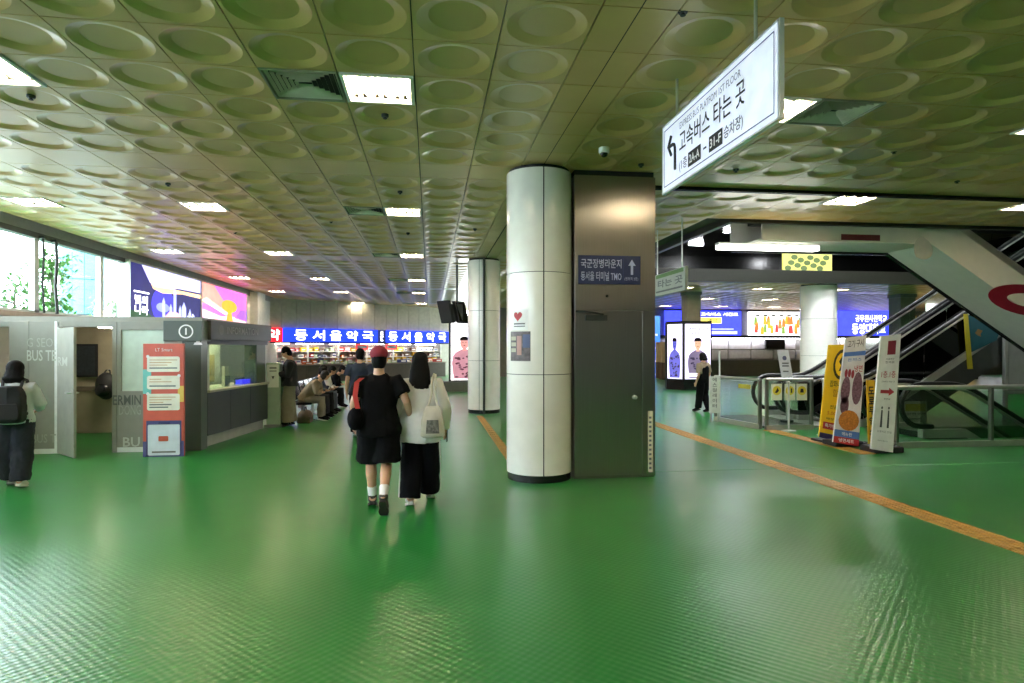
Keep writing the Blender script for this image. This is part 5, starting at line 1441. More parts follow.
# ================================================================== TICKET COUNTERS (far right)
cy0 = 35.4
x0 = ony(660, 360, cy0).x; x1 = ony(1010, 360, cy0).x
t = thing('ticket_counter', 'long grey ticket counter with framed windows under the adverts', 'counter', ((x0 + x1) / 2, cy0, 0))
mb = MB(); mb.box(x0, x1, cy0 - .3, cy0 + .8, 0, .95); build('counter_front', mb, M('counter_dk', '4c4842', .4), t)
mb = MB(); mb.box(x0, x1, cy0 - .1, cy0 + .8, 2.25, 2.42); build('ledge', mb, black_matt, t)
mb = MB(); mb.box(x0, x1, cy0 + .3, cy0 + .4, .95, 2.25); build('back_board', mb, M('counter_mid', '8a8884', .5), t)
mb = MB(); mb.box(x0 + .5, x1 - .5, cy0 - .05, cy0 + .05, 2.2, 2.25); build('glow_strip', mb, M('counter_fill', 'f4f2ff', .4, em=14), t)  # glowing strip added under the ledge to brighten the ticket counter
n = 16
for i in range(n):
    xa = x0 + (x1 - x0) * i / n + .04; xb = x0 + (x1 - x0) * (i + 1) / n - .04
    if i != 6:
        mb = MB(); mb.box(xa, xb, cy0 + .18, cy0 + .3, 1.62, 2.18); build('sign_panel', mb, M('counter_pale', 'cfcdd2', .5), t)
    mb = MB(); mb.box(xa, xb, cy0 + .2, cy0 + .3, .99, 1.54); w_ = build('window_panel', mb, M('counter_win', 'a8a6a4', .3), t, bevel=.06)
xa = ony(766, 350, cy0).x; xb = ony(785, 350, cy0).x
t = thing('wall_monitor', 'black monitor over the ticket counter', 'monitor', ((xa + xb) / 2, cy0, 1.6))
mb = MB(); mb.box(xa, xb, cy0, cy0 + .12, 1.6, 2.22); build('casing', mb, black_matt, t); mb = MB(); mb.box(xa + .05, xb - .05, cy0 - .01, cy0, 1.66, 2.16); build('screen', mb, black_gloss, t)
# ticket machines by the counter
for k in range(3):
    a = ony(664 + k * 4, 376, 33.0 - k * .8)
    t = thing('ticket_machine', ['beige ticket machine at the left end of the far counter', 'beige ticket machine, middle of the three by the far counter', 'beige ticket machine nearest the soldier light box'][k], 'machine', (a.x, 33.0 - k * .8, 0), 0, 'ticket machines')
    mb = MB(); mb.box(a.x - .3, a.x + .3, 33 - k * .8, 33.5 - k * .8, .9, 2.0); build('body', mb, M('machine_beige', 'c4ac88', .5), t, bevel=.02)
    mb = MB(); mb.box(a.x - .3, a.x + .3, 33 - k * .8, 33.5 - k * .8, 0, .9); build('base', mb, M('machine_brown', '6a5648', .5), t)
    mb = MB(); mb.box(a.x - .2, a.x + .2, 32.99 - k * .8, 33 - k * .8, 1.4, 1.8); build('screen', mb, black_gloss, t)

# ================================================================== PHARMACY
tL, tR = tw(263), tw(446)
ph = thing('pharmacy_front', 'open pharmacy shop front with a long dark counter', 'shop front', tuple(sw(tL, 0, 0)))
def pbx(name, t0, t1, d0, d1, z0, z1, m, root=None, bevel=0):
    mb = MB(); mb.obox(sw(t0, d1, z0), D * (t1 - t0), N * (d0 - d1), (0, 0, z1 - z0)); return build(name, mb, m, root or ph, bevel=bevel)
pbx('fascia', tL - .8, tR + .5, .02, -.3, 1.9, 1.97, dark_grey)
pbx('back_wall', tL - .8, tR + .5, -1.45, -1.5, 0, 1.9, M('shop_white', 'b0a490', .5))
for k in range(8):
    q = tL - .7 + (tR - tL + 1.1) * k / 7
    pbx('upright', q - .04, q + .04, -.95, -1.45, 0, 1.9, white_paint)
for k in range(5):
    q0 = tL + (tR - tL) * k / 5; pbx('counter_panel', q0 + .02, q0 + (tR - tL) / 5 - .02, -.02, -.06, 0, .82, M('counter_dark2', '5a5450', .4))
pbx('counter_top', tL, tR, .03, -.5, .82, .87, M('counter_top2', '8a8078', .4)); pbx('counter_body', tL, tR, -.06, -.45, 0, .82, dark_grey)
SH = [.92, 1.2, 1.5]
for z in SH: pbx('shelf_board', tL - .7, tR + .4, -.95, -1.45, z - .03, z, white_paint)
for k in range(6):
    q0 = tL + (tR - tL) * k / 6 + .2; pbx('shelf_lamp', q0, q0 + (tR - tL) / 6 - .4, -.7, -.8, 1.86, 1.9, M('shop_lamp', 'fff2d6', .4, em=16))
# lit sign boxes: red one, big blue one, divider, second blue one
sb = Vector((0, 0, 0))
def sign_box(label, p0, p1, mat, parts):
    t0, t1 = tw(p0), tw(p1)
    t = thing('shop_sign', label, 'sign', tuple(sw(t0, .03, 1.97)), 0)
    pbx('box', t0, t1, .16, .03, 1.97, 2.62, mat, t)
    bo = Board(t, sw(t0, .16, 1.97), D, (0, 0, 1)); 
    for body, a, c_ in parts:
        bo.text(body, (t1 - t0) * a, .07, (t1 - t0) * c_, .58, E_('sign_white_lit', 'ffffff', 2.6), .018)
    return t
sgn_blue = E_('sign_blue_lit', '1c34d8', 1.8)
sign_box('red lit pharmacy sign box at the left end', 262, 281, E_('sign_red_lit', 'c8202c', 1.6), [("'약", .08, .85)])
N5 = '동서울약국'
sign_box('large blue lit pharmacy sign with five white letters', 281.2, 376, sgn_blue, [(N5[i], .11 + .178 * i, .235 + .178 * i) for i in range(5)])
sign_box('narrow dark divider between the two blue pharmacy signs', 376.2, 384, E_('sign_dim', '2a3468', .7), [('문', .3, .7)])
sign_box('second blue lit pharmacy sign nearer the white light box', 384.2, 447, sgn_blue, [(N5[i], .04 + .195 * i, .17 + .195 * i) for i in range(5)])
# boxes on the shelves and the counter
cols = [('yellow', 'e0b828'), ('orange', 'd07030'), ('white', 'e8e6e0'), ('red', 'b83a3a'), ('dark blue', '3a4a80'), ('brown', '7a5a40'), ('pink', 'd89aa0'), ('pale green', 'a8c0a0')]
rnd = random.Random(11)
for r_i, z in enumerate(SH):
    q = tL + .75
    while q < tR + .2:
        w = rnd.choice((.16, .2, .26, .32)); h = rnd.uniform(.12, .24)
        ci = rnd.randrange(len(cols)) if (q - tL) / (tR - tL) < .55 else rnd.choice((0, 0, 0, 1, 2, 5, 2))
        if (q - tL) / (tR - tL) < .2: ci = rnd.choice((2, 2, 3, 6, 2))
        nm, cc = cols[ci]
        t = thing('medicine_box', '%s medicine box on the %s pharmacy shelf' % (nm, ['lower', 'middle', 'upper'][r_i]), 'box', tuple(sw(q, -1.0, z)), 0, 'medicine boxes on the pharmacy shelves')
        pbx('carton', q, q + w, -1.0, -1.18, z, z + h, M('carton_' + nm, cc, .5), t)
        pbx('label', q + w * .15, q + w * .85, -.994, -1.0, z + h * .3, z + h * .6, white_ink if ci != 2 else M('carton_dark blue', '3a4a80', .5), t)
        q += w + rnd.choice((.03, .05, .12, .3))
q = tL + .75; k = 0
while q < tR - .3:
    w = rnd.choice((.3, .4, .5)); h = rnd.uniform(.1, .22); nm, cc = rnd.choice(cols)
    t = thing('display_carton', '%s carton displayed on the pharmacy counter' % nm, 'box', tuple(sw(q, -.1, .87)), 0, 'cartons on the pharmacy counter')
    pbx('carton', q, q + w, -.1, -.35, .87, .87 + h, M('carton_' + nm, cc, .5), t)
    pbx('label', q + w * .2, q + w * .8, -.094, -.1, .87 + h * .25, .87 + h * .7, white_ink if nm != 'white' else red_ink, t)
    q += w + rnd.uniform(.15, .6); k += 1
for k, pp in enumerate((358, 388)):
    q = tw(pp); t = thing('shop_poster', '%s red lit poster under the blue pharmacy sign' % ('left' if k == 0 else 'right'), 'poster', tuple(sw(q, -.2, 1.6)))
    pbx('sheet', q, q + .75, -.2, -.24, 1.58, 1.88, E_('poster_redlit', 'd04848', 1.0), t); pbx('print', q + .1, q + .65, -.194, -.2, 1.66, 1.8, white_ink, t)
pbx('service_sign', tw(340), tw(354), .0, -.02, .35, .75, M('counter_print', 'c8c4bc', .5))

# ================================================================== PEOPLE
skinm = M('skin', 'c99a7c', .5, var=.05)
def soft(name, mb, mat, root, voxel=.012, it=4, disp=0.0, dsc=.12):
    """one continuous surface from overlapping lofts"""
    me = bpy.data.meshes.new(name)
    me.from_pydata([tuple(v) for v in mb.v], [], mb.f)
    bm = bmesh.new(); bm.from_mesh(me); bmesh.ops.recalc_face_normals(bm, faces=bm.faces); bm.to_mesh(me); bm.free()
    o = bpy.data.objects.new(name, me)
    r = o.modifiers.new('r', 'REMESH'); r.mode = 'VOXEL'; r.voxel_size = voxel
    s_ = o.modifiers.new('s', 'SMOOTH'); s_.factor = .5; s_.iterations = it
    if disp:
        tx_ = bpy.data.textures.new('folds', 'CLOUDS'); tx_.noise_scale = dsc
        d = o.modifiers.new('d', 'DISPLACE'); d.texture = tx_; d.strength = disp; d.mid_level = .5
    m2 = baked(o)
    bpy.data.objects.remove(o); bpy.data.meshes.remove(me)
    m2.name = name; m2.materials.clear(); m2.materials.append(mat)
    for p in m2.polygons: p.use_smooth = True
    o = bpy.data.objects.new(name, m2); COL.objects.link(o); o.parent = root
    return o
V = Vector
def skeleton(H, pose):
    J = dict(pelvis=V((0, 0, .53)), waist=V((0, -.005, .62)), chest=V((0, .0, .73)), neck=V((0, -.01, .825)), head=V((0, .014, .909)))
    for s_, n in ((-1, 'l'), (1, 'r')):
        J['sh' + n] = V((.105 * s_, -.005, .782)); J['el' + n] = V((.135 * s_, -.025, .63)); J['wr' + n] = V((.14 * s_, .03, .49))
        J['hip' + n] = V((.05 * s_, 0, .515)); J['kn' + n] = V((.055 * s_, .012, .285)); J['an' + n] = V((.055 * s_, -.015, .048)); J['to' + n] = V((.062 * s_, .09, .016))
    for k, v in pose.items(): J[k] = V(v)
    return {k: v * H for k, v in J.items()}
def hand(mb, wr, el, H, side, curl=.5, voxel=.007):
    d = (wr - el).normalized()
    fw = V((0, 1, 0)); a = d.cross(fw)
    if a.length < .2: a = d.cross(V((0, 0, 1)))
    a.normalize(); b_ = a.cross(d).normalized()          # a: across palm thickness, b_: along knuckles
    pe = wr + d * .05 * H
    mb.limb([wr - d * .01 * H, wr + d * .015 * H, pe, pe + d * .006 * H], [(.012 * H, .015 * H), (.011 * H, .021 * H), (.010 * H, .023 * H), (.007 * H, .02 * H)], fwd=b_, n=12)
    pal = -a * side
    for i, l in enumerate((.038, .043, .04, .032)):
        p0 = pe + b_ * (.0165 - .011 * i) * H - d * .006 * H
        p1 = p0 + (d * .9 + pal * .25 * curl).normalized() * l * .5 * H; p2 = p1 + (d * (.9 - .5 * curl) + pal * curl).normalized() * l * .32 * H; p3 = p2 + (d * (.6 - .6 * curl) + pal * curl).normalized() * l * .28 * H
        mb.limb([p0, p1, p2, p3], [.0058 * H, .0054 * H, .005 * H, .004 * H], fwd=b_, n=8)
    t0 = wr + d * .014 * H + b_ * .018 * H
    mb.limb([t0, t0 + (b_ * .8 + d * .8 + pal * .3).normalized() * .022 * H, t0 + (b_ * .6 + d * 1.0 + pal * .5).normalized() * .042 * H], [.0075 * H, .0065 * H, .005 * H], fwd=a, n=8)
def body_mesh(J, H, fine, girth=1.0):
    mb = MB(); g = girth * H
    mb.limb([J['pelvis'] - V((0, 0, .045 * H)), J['pelvis'], J['waist'], J['chest'], J['chest'] * .4 + J['neck'] * .6, J['neck']],
            [(.07 * g, .05 * g), (.092 * g, .06 * g), (.075 * g, .052 * g), (.098 * g, .062 * g), (.08 * g, .048 * g), (.035 * g, .035 * g)])
    up_ = (J['head'] - J['neck']).normalized()
    mb.limb([J['neck'] - up_ * .02 * H, J['neck'] * .5 + J['head'] * .5, J['head']], [.034 * H, .031 * H, .034 * H])
    hd = J['head']; f_ = J.get('face', V((0, 1, 0))).normalized(); r_ = f_.cross(V((0, 0, 1))).normalized(); u_ = r_.cross(f_).normalized()
    R = Matrix((r_, f_, u_)).transposed()
    mb.ball(hd + u_ * .012 * H, .044 * H, .055 * H, .055 * H, rot=R); mb.ball(hd + f_ * .014 * H - u_ * .028 * H, .034 * H, .038 * H, .036 * H, rot=R)
    mb.ball(hd + f_ * .056 * H - u_ * .006 * H, .008 * H, .011 * H, .014 * H, rot=R); mb.ball(hd + f_ * .048 * H - u_ * .034 * H, .014 * H, .008 * H, .005 * H, rot=R)
    mb.ball(hd + f_ * .044 * H + u_ * .012 * H, .03 * H, .012 * H, .006 * H, rot=R)
    for s_ in (-1, 1): mb.ball(hd + r_ * s_ * .044 * H - u_ * .004 * H, .006 * H, .012 * H, .018 * H, rot=R)
    for n, s_ in (('l', -1), ('r', 1)):
        sh, el, wr = J['sh' + n], J['el' + n], J['wr' + n]
        mb.limb([J['chest'] * .3 + sh * .7, sh, sh * .5 + el * .5, el, el * .55 + wr * .45, wr], [.035 * g, .034 * g, .028 * g, .0225 * g, .0225 * g, .0155 * g])
        hand(mb, wr, el, H, s_, J.get('curl', V((.5, 0, 0))).x / H if False else .5)
        hp, kn, an, to = J['hip' + n], J['kn' + n], J['an' + n], J['to' + n]
        cf = kn * .68 + an * .32 + V((0, -.012 * H, 0))
        mb.limb([hp + V((0, 0, .02 * H)), hp * .6 + kn * .4, kn, cf, an * .85 + kn * .15, an], [.054 * g, .047 * g, .033 * g, .0345 * g, .021 * g, .02 * g])
        mb.limb([an - (to - an) * .25 - V((0, 0, .0 * H)), an * .5 + to * .5, to], [(.022 * H, .02 * H), (.025 * H, .018 * H), (.02 * H, .01 * H)], fwd=(0, 0, 1))
    return mb
def eyes(J, H, root):
    hd = J['head']; f_ = J.get('face', V((0, 1, 0))).normalized(); r_ = f_.cross(V((0, 0, 1))).normalized(); u_ = r_.cross(f_).normalized()
    for s_ in (-1, 1):
        mb = MB(); mb.ball(hd + f_ * .047 * H + r_ * s_ * .018 * H + u_ * .002 * H, .006 * H, .005 * H, .004 * H, 10, 6); build('eye', mb, black_gloss, root, 'all', local=True)
def shoe(J, H, n, root, mat, sole):
    an, to = J['an' + n], J['to' + n]; d = (to - an); d2 = d.normalized()
    he = an - V((d2.x, d2.y, 0)) * .028 * H
    dn = V((0, 0, -1)) if abs(d2.z) < .8 else V((0, -.3, -1)).normalized()
    mb = MB(); mb.limb([he, an * .8 + to * .2, an * .4 + to * .6, to + d2 * .012 * H], [(.02 * H, .03 * H), (.026 * H, .03 * H), (.029 * H, .02 * H), (.02 * H, .011 * H)], fwd=(0, 0, 1))
    mb.limb([an + V((0, 0, .025 * H)), an], [.027 * H, .028 * H])
    o = soft('shoe', mb, mat, root, .009, 3)
    # sole: slab under the foot
    side = d2.cross(V((0, 0, 1))).normalized(); upn = side.cross(d2).normalized()
    L = (to - he).length + .02 * H; c0 = he - d2 * .012 * H
    ax = (to - he).normalized(); upn = side.cross(ax).normalized()
    pts = []
    for u, w in ((0, .016), (.12, .022), (.45, .022), (.7, .03), (.9, .024), (1.0, .01)): pts.append((u, w))
    ring = [c0 + ax * L * u + side * w * H for u, w in pts] + [c0 + ax * L * u - side * w * H for u, w in reversed(pts)]
    mb = MB(); mb.prism([p - upn * .034 * H * .9 for p in ring], upn * .014 * H); build('sole', mb, sole, o, local=True)
    return o
def ground(J, H):
    return J
def person(label, loc, rz, H, pose, fine=True, girth=1.0, skin=skinm, group=None):
    t = thing('person', label, 'person', loc, rz, group)
    J = skeleton(H, pose)
    if 'face' in J: J['face'] = J['face'].normalized()
    soft('body', body_mesh(J, H, fine, girth), skin, t, .0075 if fine else .014, 2 if fine else 2)
    eyes(J, H, t)
    return t, J
def tee(J, H, root, mat, hem, sleeve=.55, puff=1.15, flare=1.1, long=False, voxel=.011, disp=.02, name='shirt', collar=True):
    """top: hem z fraction of H; sleeve fraction of the upper arm (or long to the wrist)"""
    mb = MB(); g = H * puff
    ax = (J['chest'] - J['pelvis']); 
    hemp = J['pelvis'] + (J['waist'] - J['pelvis']) * ((hem - .53) / .09)
    mb.limb([hemp, J['pelvis'] * .5 + hemp * .5, J['waist'], J['chest'], J['chest'] * .5 + J['neck'] * .5, J['chest'] * .2 + J['neck'] * .8, J['neck'] * 1.0 + J['chest'] * 0],
            [(.1 * g * flare, .072 * g * flare), (.102 * g * flare, .072 * g * flare), (.095 * g, .068 * g), (.108 * g, .072 * g), (.092 * g, .06 * g), (.062 * g, .047 * g), (.041 * g, .041 * g)], n=20)
    for n in 'lr':
        sh, el, wr = J['sh' + n], J['el' + n], J['wr' + n]
        if long:
            mb.limb([J['chest'] * .3 + sh * .7, sh, sh * .5 + el * .5, el, el * .5 + wr * .5, wr - (wr - el).normalized() * .01 * H], [.042 * g, .042 * g, .04 * g, .035 * g, .032 * g, .026 * g])
        else:
            e = sh + (el - sh) * sleeve
            mb.limb([J['chest'] * .3 + sh * .7, sh, sh * .5 + e * .5, e], [.042 * g, .042 * g, .044 * g, .045 * g])
    return soft(name, mb, mat, root, voxel, 3, disp)
def trousers(J, H, root, mat, wid=(.066, .06, .056, .055), end=1.0, voxel=.011, disp=.02, name='trousers', waist=.012):
    mb = MB()
    mb.limb([J['pelvis'] - V((0, 0, .05 * H)), J['pelvis'], J['pelvis'] * .5 + J['waist'] * .5], [(.085 * H, .07 * H), (.104 * H, .075 * H), (.092 * H, .068 * H)], n=18)
    for n in 'lr':
        hp, kn, an = J['hip' + n], J['kn' + n], J['an' + n]
        pts = [hp + V((0, 0, .02 * H)), hp * .6 + kn * .4, kn, kn * .5 + an * .5, an + V((0, -.0 * H, .005 * H))]
        rr = [wid[0] * H, wid[0] * H, wid[1] * H, wid[2] * H, wid[-1] * H]
        if end < 1.0:
            k = end; kk = hp + (kn - hp) * k; pts = [hp + V((0, 0, .02 * H)), hp * .5 + kk * .5, kk]; rr = [wid[0] * H, wid[1] * H, wid[2] * H]
        mb.limb(pts, rr)
    return soft(name, mb, mat, root, voxel, 3, disp)
def hair_cap(J, H, root, mat, length=0.0, vol=1.0, voxel=.01):
    hd = J['head']; f_ = J.get('face', V((0, 1, 0))).normalized(); r_ = f_.cross(V((0, 0, 1))).normalized(); u_ = r_.cross(f_).normalized()
    R = Matrix((r_, f_, u_)).transposed()
    mb = MB(); mb.ball(hd + u_ * .024 * H - f_ * .008 * H, .05 * H * vol, .056 * H * vol, .05 * H * vol, rot=R)
    mb.ball(hd - f_ * .024 * H - u_ * .01 * H, .046 * H * vol, .038 * H * vol, .054 * H * vol, rot=R)
    if length:
        p = hd - f_ * .03 * H
        dn = V((0, 0, -1))
        mb.limb([p + u_ * .02 * H, p + dn * .04 * H - f_ * .012 * H, p + dn * length * .6 * H - f_ * .03 * H, p + dn * length * H - f_ * .022 * H], [(.05 * H, .036 * H), (.064 * H, .042 * H), (.074 * H, .034 * H), (.05 * H, .016 * H)], fwd=f_, n=16)
        for s_ in (-1, 1): mb.ball(hd + r_ * s_ * .036 * H - u_ * .02 * H, .02 * H, .03 * H, .05 * H, rot=R)
    return soft('hair', mb, mat, root, voxel, 3, .008, .03)
blackhair = M('black_hair', '0b0908', .75, var=.3, scale=40, stretch=(6, 6, 1), spec=.2); brownhair = M('dark_brown_hair', '1a1310', .6, var=.3, scale=40)
blk = M('black_cloth', '0a0a0c', .9, var=.15, spec=.15); dnavy = M('navy_cloth', '20283c', .85, var=.15); wcl = M('white_cloth', 'ebe6e8', .8, var=.05); khk = M('khaki_cloth', '7d7766', .85, var=.1); greycl = M('slate_cloth', '4c5562', .85, var=.12); tan = M('tan_cloth', '94836a', .85, var=.12); jean = M('dark_denim', '161b26', .85, var=.2, scale=25); gcl = M('pale_grey_cloth', 'bfc6cc', .8, var=.06)
wsole = M('white_sole', 'dcdcd8', .5); bsole = M('dark_sole', '2a2622', .6)

# --- man with the red cap (walking away)
Hm = 1.73
mp = onz(379, 510)
t, J = person('person in black T-shirt and shorts with a red cap, walking away', (mp.x, mp.y, 0), .06, Hm, dict(
    knl=(-.05, .06, .29), anl=(-.04, .07, .055), tol=(-.045, .17, .02), knr=(.045, .0, .285), anr=(.028, -.16, .105), tor=(.034, -.11, .018),
    elr=(.165, -.05, .655), wrr=(.185, .055, .555), ell=(-.15, -.02, .64), wrl=(-.15, .06, .52)))
trousers(J, Hm, t, blk, (.074, .082, .09), end=.95, voxel=.010, disp=.025, name='shorts')
tee(J, Hm, t, blk, .455, .66, 1.1, 1.22, voxel=.010, disp=.028)
for n in 'lr':
    an, kn = J['an' + n], J['kn' + n]
    mb = MB(); mb.limb([an, an * .88 + kn * .12, an * .66 + kn * .34], [.0245 * Hm, .0255 * Hm, .031 * Hm]); soft('sock', mb, wcl, t, .008, 2)
    shoe(J, Hm, n, t, M('dark_shoe', '2c2723', .6), bsole)
hair_cap(J, Hm, t, blackhair, 0, 1.0)
hd = J['head']
mb = MB(); mb.ball(hd + V((0, -.004, .036)) * Hm, .056 * Hm, .064 * Hm, .05 * Hm); cap = soft('cap', mb, M('cap_maroon', '8a2636', .8), t, .009, 3)
mb = MB(); mb.prism([V((a * .05 * Hm, (-.05 - .045 * math.sqrt(max(0, 1 - a * a))) * Hm, .026 * Hm)) + hd for a in (-1, -.8, -.5, 0, .5, .8, 1)], (0, 0, .006)); build('cap_peak', mb, M('cap_maroon', '8a2636', .8), cap, local=True)
def worn(name, label, cat, person_root):
    o = thing(name, label, cat, tuple(person_root.location), person_root.rotation_euler.z); return o
bag = worn('crossbody_bag', 'red strapped dark bag on the back of the person in a cap', 'bag', t)
mb = MB(); mb.rings([[p + V((dx, dy, 0)) for dx, dy in ((-.024, 0), (.024, 0), (.024, -.012), (-.024, -.012))] for p in (V((-.10, -.128, .835)) * Hm * .95 + V((0, .015, 0.02)), V((-.125, -.1, .78)) * Hm, V((-.135, -.105, .70)) * Hm, V((-.12, -.1, .625)) * Hm)]); build('strap', mb, M('strap_red', 'd8433f', .6), bag, local=True)
mb = MB(); mb.ball(V((-.135, -.06, .56)) * Hm, .05 * Hm, .05 * Hm, .07 * Hm); soft('pouch', mb, blk, bag, .012, 3)
# --- woman with the white shirt
Hw = 1.68; wp = onz(420, 504.5)
t, J = person('person with long black hair, loose white shirt and black trousers, walking away', (wp.x, wp.y, 0), -.03, Hw, dict(
    knl=(-.05, .0, .28), anl=(-.06, -.06, .052), tol=(-.07, .04, .016), knr=(.055, .05, .285), anr=(.06, .09, .06), tor=(.07, .19, .025),
    elr=(.16, -.02, .63), wrr=(.165, .05, .48), ell=(-.15, -.02, .63), wrl=(-.15, .05, .49)), girth=.93)
wt = trousers(J, Hw, t, M('black_track', '0b0c12', .9, spec=.15), (.068, .07, .068, .066), voxel=.010, disp=.02)
for n, s_ in (('l', -1), ('r', 1)):
    hp, kn, an = J['hip' + n], J['kn' + n], J['an' + n]
    pts = [(hp + V((s_ * .066 * Hw, -.004 * Hw, -.06 * Hw))), hp * .5 + kn * .5 + V((s_ * .073 * Hw, -.006, 0)), kn + V((s_ * .074 * Hw, -.008, 0)), kn * .5 + an * .5 + V((s_ * .073 * Hw, -.008, 0)), an + V((s_ * .07 * Hw, -.008, .02))]
    mb = MB(); mb.tube([tuple(p) for p in pts], .006, 6); build('side_stripe', mb, wcl, wt, True, local=True)
tee(J, Hw, t, wcl, .41, .9, 1.16, 1.22, long=True, voxel=.010, disp=.035)
for n in 'lr': shoe(J, Hw, n, t, M('white_shoe', 'cfcdc6', .6), wsole)
hair_cap(J, Hw, t, blackhair, .262, 1.08)
bag = worn('tote_bag', 'cream tote bag on the shoulder of the long haired person', 'bag', t)
cb_ = V((.085, -.125, .545)) * Hw
mb = MB(); mb.rings([[cb_ + V((x * w, y * w2, z)) for x, y in ((-1, -1), (0, -1.25), (1, -1), (1, 1), (0, 1.2), (-1, 1))] for z, w, w2 in ((-.16, .1, .04), (-.14, .125, .06), (0.0, .12, .055), (.13, .09, .03), (.17, .07, .015))])
tb_ = soft('bag_body', mb, M('canvas_cream', 'c4beb0', .85, var=.12), bag, .012, 2, .02)
mb = MB(); mb.prism([cb_ + V((x, -.088 + abs(z) * .05, z)) for x, z in ((-.07, -.11), (.07, -.11), (.06, .03), (-.06, .03))], (0, .012, 0)); build('grey_print', mb, M('bag_print', '6e6a66', .8, var=.5, scale=40), tb_, local=True)
mb = MB(); mb.tube([cb_ + V((-.05, 0, .15)), V((.075, -.115, .72)) * Hw, V((.082, -.07, .815)) * Hw, V((.09, .0, .84)) * Hw, V((.09, .06, .80)) * Hw], .012, 8); mb.tube([cb_ + V((.05, 0, .15)), V((.1, -.112, .72)) * Hw, V((.1, -.066, .81)) * Hw, V((.1, .0, .835)) * Hw], .012, 8); build('strap', mb, M('canvas_cream', 'c4beb0', .85), bag, True, local=True)
ph_ = worn('mobile_phone', 'dark mobile phone in the right hand of the long haired person', 'phone', t)
mb = MB(); q = J['wrr'] + V((.012, .02, -.075)); mb.box(q.x - .006, q.x + .006, q.y - .035, q.y + .04, q.z - .07, q.z + .07); build('case', mb, black_gloss, ph_, bevel=.004, local=True); mb = MB(); mb.box(q.x + .006, q.x + .008, q.y - .03, q.y + .035, q.z - .06, q.z + .06); build('screen', mb, M('phone_screen', '2a2e38', .15), ph_, local=True)
# --- man in navy farther ahead
Hn = 1.72; np_ = onz(360, 438)
t, J = person('person in a navy shirt partly hidden ahead of the person in a cap', (np_.x, np_.y, 0), .1, Hn, dict(knl=(-.05, .03, .285), anl=(-.05, .06, .06), tol=(-.05, .16, .025), anr=(.05, -.07, .055), tor=(.05, .03, .016)), False)
trousers(J, Hn, t, blk, voxel=.014); tee(J, Hn, t, dnavy, .5, .7, voxel=.014); hair_cap(J, Hn, t, blackhair, 0, 1.0, .013)
for n in 'lr': shoe(J, Hn, n, t, M('grey_shoe', '8a8884', .6), wsole)
# --- person with the backpack at the left edge
Hb = 1.56; bp_ = onz(15, 487)
t, J = person('person with a black backpack and grey shirt near the booth', (bp_.x, bp_.y, 0), .25, Hb, dict(knl=(-.05, .03, .285), anl=(-.05, .07, .055), tol=(-.06, .165, .02), knr=(.05, -.01, .28), anr=(.05, -.06, .05), tor=(.06, .04, .016),
    ell=(-.15, .02, .64), wrl=(-.11, .1, .6), elr=(.16, .02, .645), wrr=(.12, .1, .6)))
trousers(J, Hb, t, jean, (.08, .078, .074, .066), voxel=.012, disp=.035); tee(J, Hb, t, gcl, .5, .9, 1.2, 1.1, long=True, voxel=.012, disp=.03); hair_cap(J, Hb, t, blackhair, .1, 1.2)
for n in 'lr': shoe(J, Hb, n, t, M('white_shoe', 'cfcdc6', .6), wsole)
bag = worn('backpack', 'black backpack on the person near the booth', 'backpack', t)
mb = MB(); mb.rings([[V((x * w, -.085 - .075 + y * .5, z)) * 1 + V((0, -.02, 0)) for x, y in ((-.8, -.13), (0, -.17), (.8, -.13), (1, .05), (.8, .14), (-.8, .14), (-1, .05))] for z, w in ((.80, .13), (.83, .165), (1.0, .17), (1.15, .155), (1.24, .11))])
bb = soft('pack', mb, M('pack_black', '17181c', .75), bag, .012, 3, .012)
mb = MB(); mb.rings([[V((x * w, -.30 + y, z)) for x, y in ((-1, 0), (1, 0), (.8, .06), (-.8, .06))] for z, w in ((.84, .1), (.87, .12), (1.0, .12), (1.03, .1))]); soft('front_pocket', mb, M('pack_black2', '101114', .75), bag, .01, 3)
for s_ in (-1, 1):
    mb = MB(); mb.tube([(s_ * .09, -.13, 1.2), (s_ * .1, -.05, Hb * .845), (s_ * .105, .06, Hb * .83), (s_ * .11, .12, Hb * .74), (s_ * .14, .06, Hb * .64), (s_ * .14, -.1, Hb * .57)], .018, 8); build('strap', mb, M('pack_black', '17181c', .75), bag, True, local=True)
# --- man at the kiosk, side on
Hk = 1.74; kp_ = onz(290, 426)
t, J = person('person in a black jacket and khaki trousers looking at a phone by the kiosk', (kp_.x, kp_.y, 0), PI / 2 + .15, Hk, dict(head=(0, .045, .915), face=(0, 1, -.55), elr=(.13, .02, .635), wrr=(.05, .15, .68), ell=(-.13, .02, .635), wrl=(-.06, .14, .66), knl=(-.05, .03, .285), anl=(-.055, .02, .05), tol=(-.06, .125, .016)), False)
trousers(J, Hk, t, khk, (.07, .074, .076, .072), voxel=.013, disp=.03); tee(J, Hk, t, M('black_jacket', '16161a', .8), .5, 1, 1.22, 1.08, long=True, voxel=.013, disp=.03); hair_cap(J, Hk, t, blackhair, 0, 1.08, .012)
for n in 'lr': shoe(J, Hk, n, t, blk, bsole)
ph_ = worn('mobile_phone', 'mobile phone held by the person beside the kiosk', 'phone', t)
q = (J['wrr'] + J['wrl']) / 2 + V((0, .08, .02)); mb = MB(); mb.box(q.x - .04, q.x + .04, q.y, q.y + .012, q.z - .07, q.z + .08); build('case', mb, black_gloss, ph_, local=True); mb = MB(); mb.box(q.x - .034, q.x + .034, q.y - .003, q.y, q.z - .06, q.z + .07); build('screen', mb, M('phone_lit', 'b0c0e0', .3, em=1), ph_, local=True)
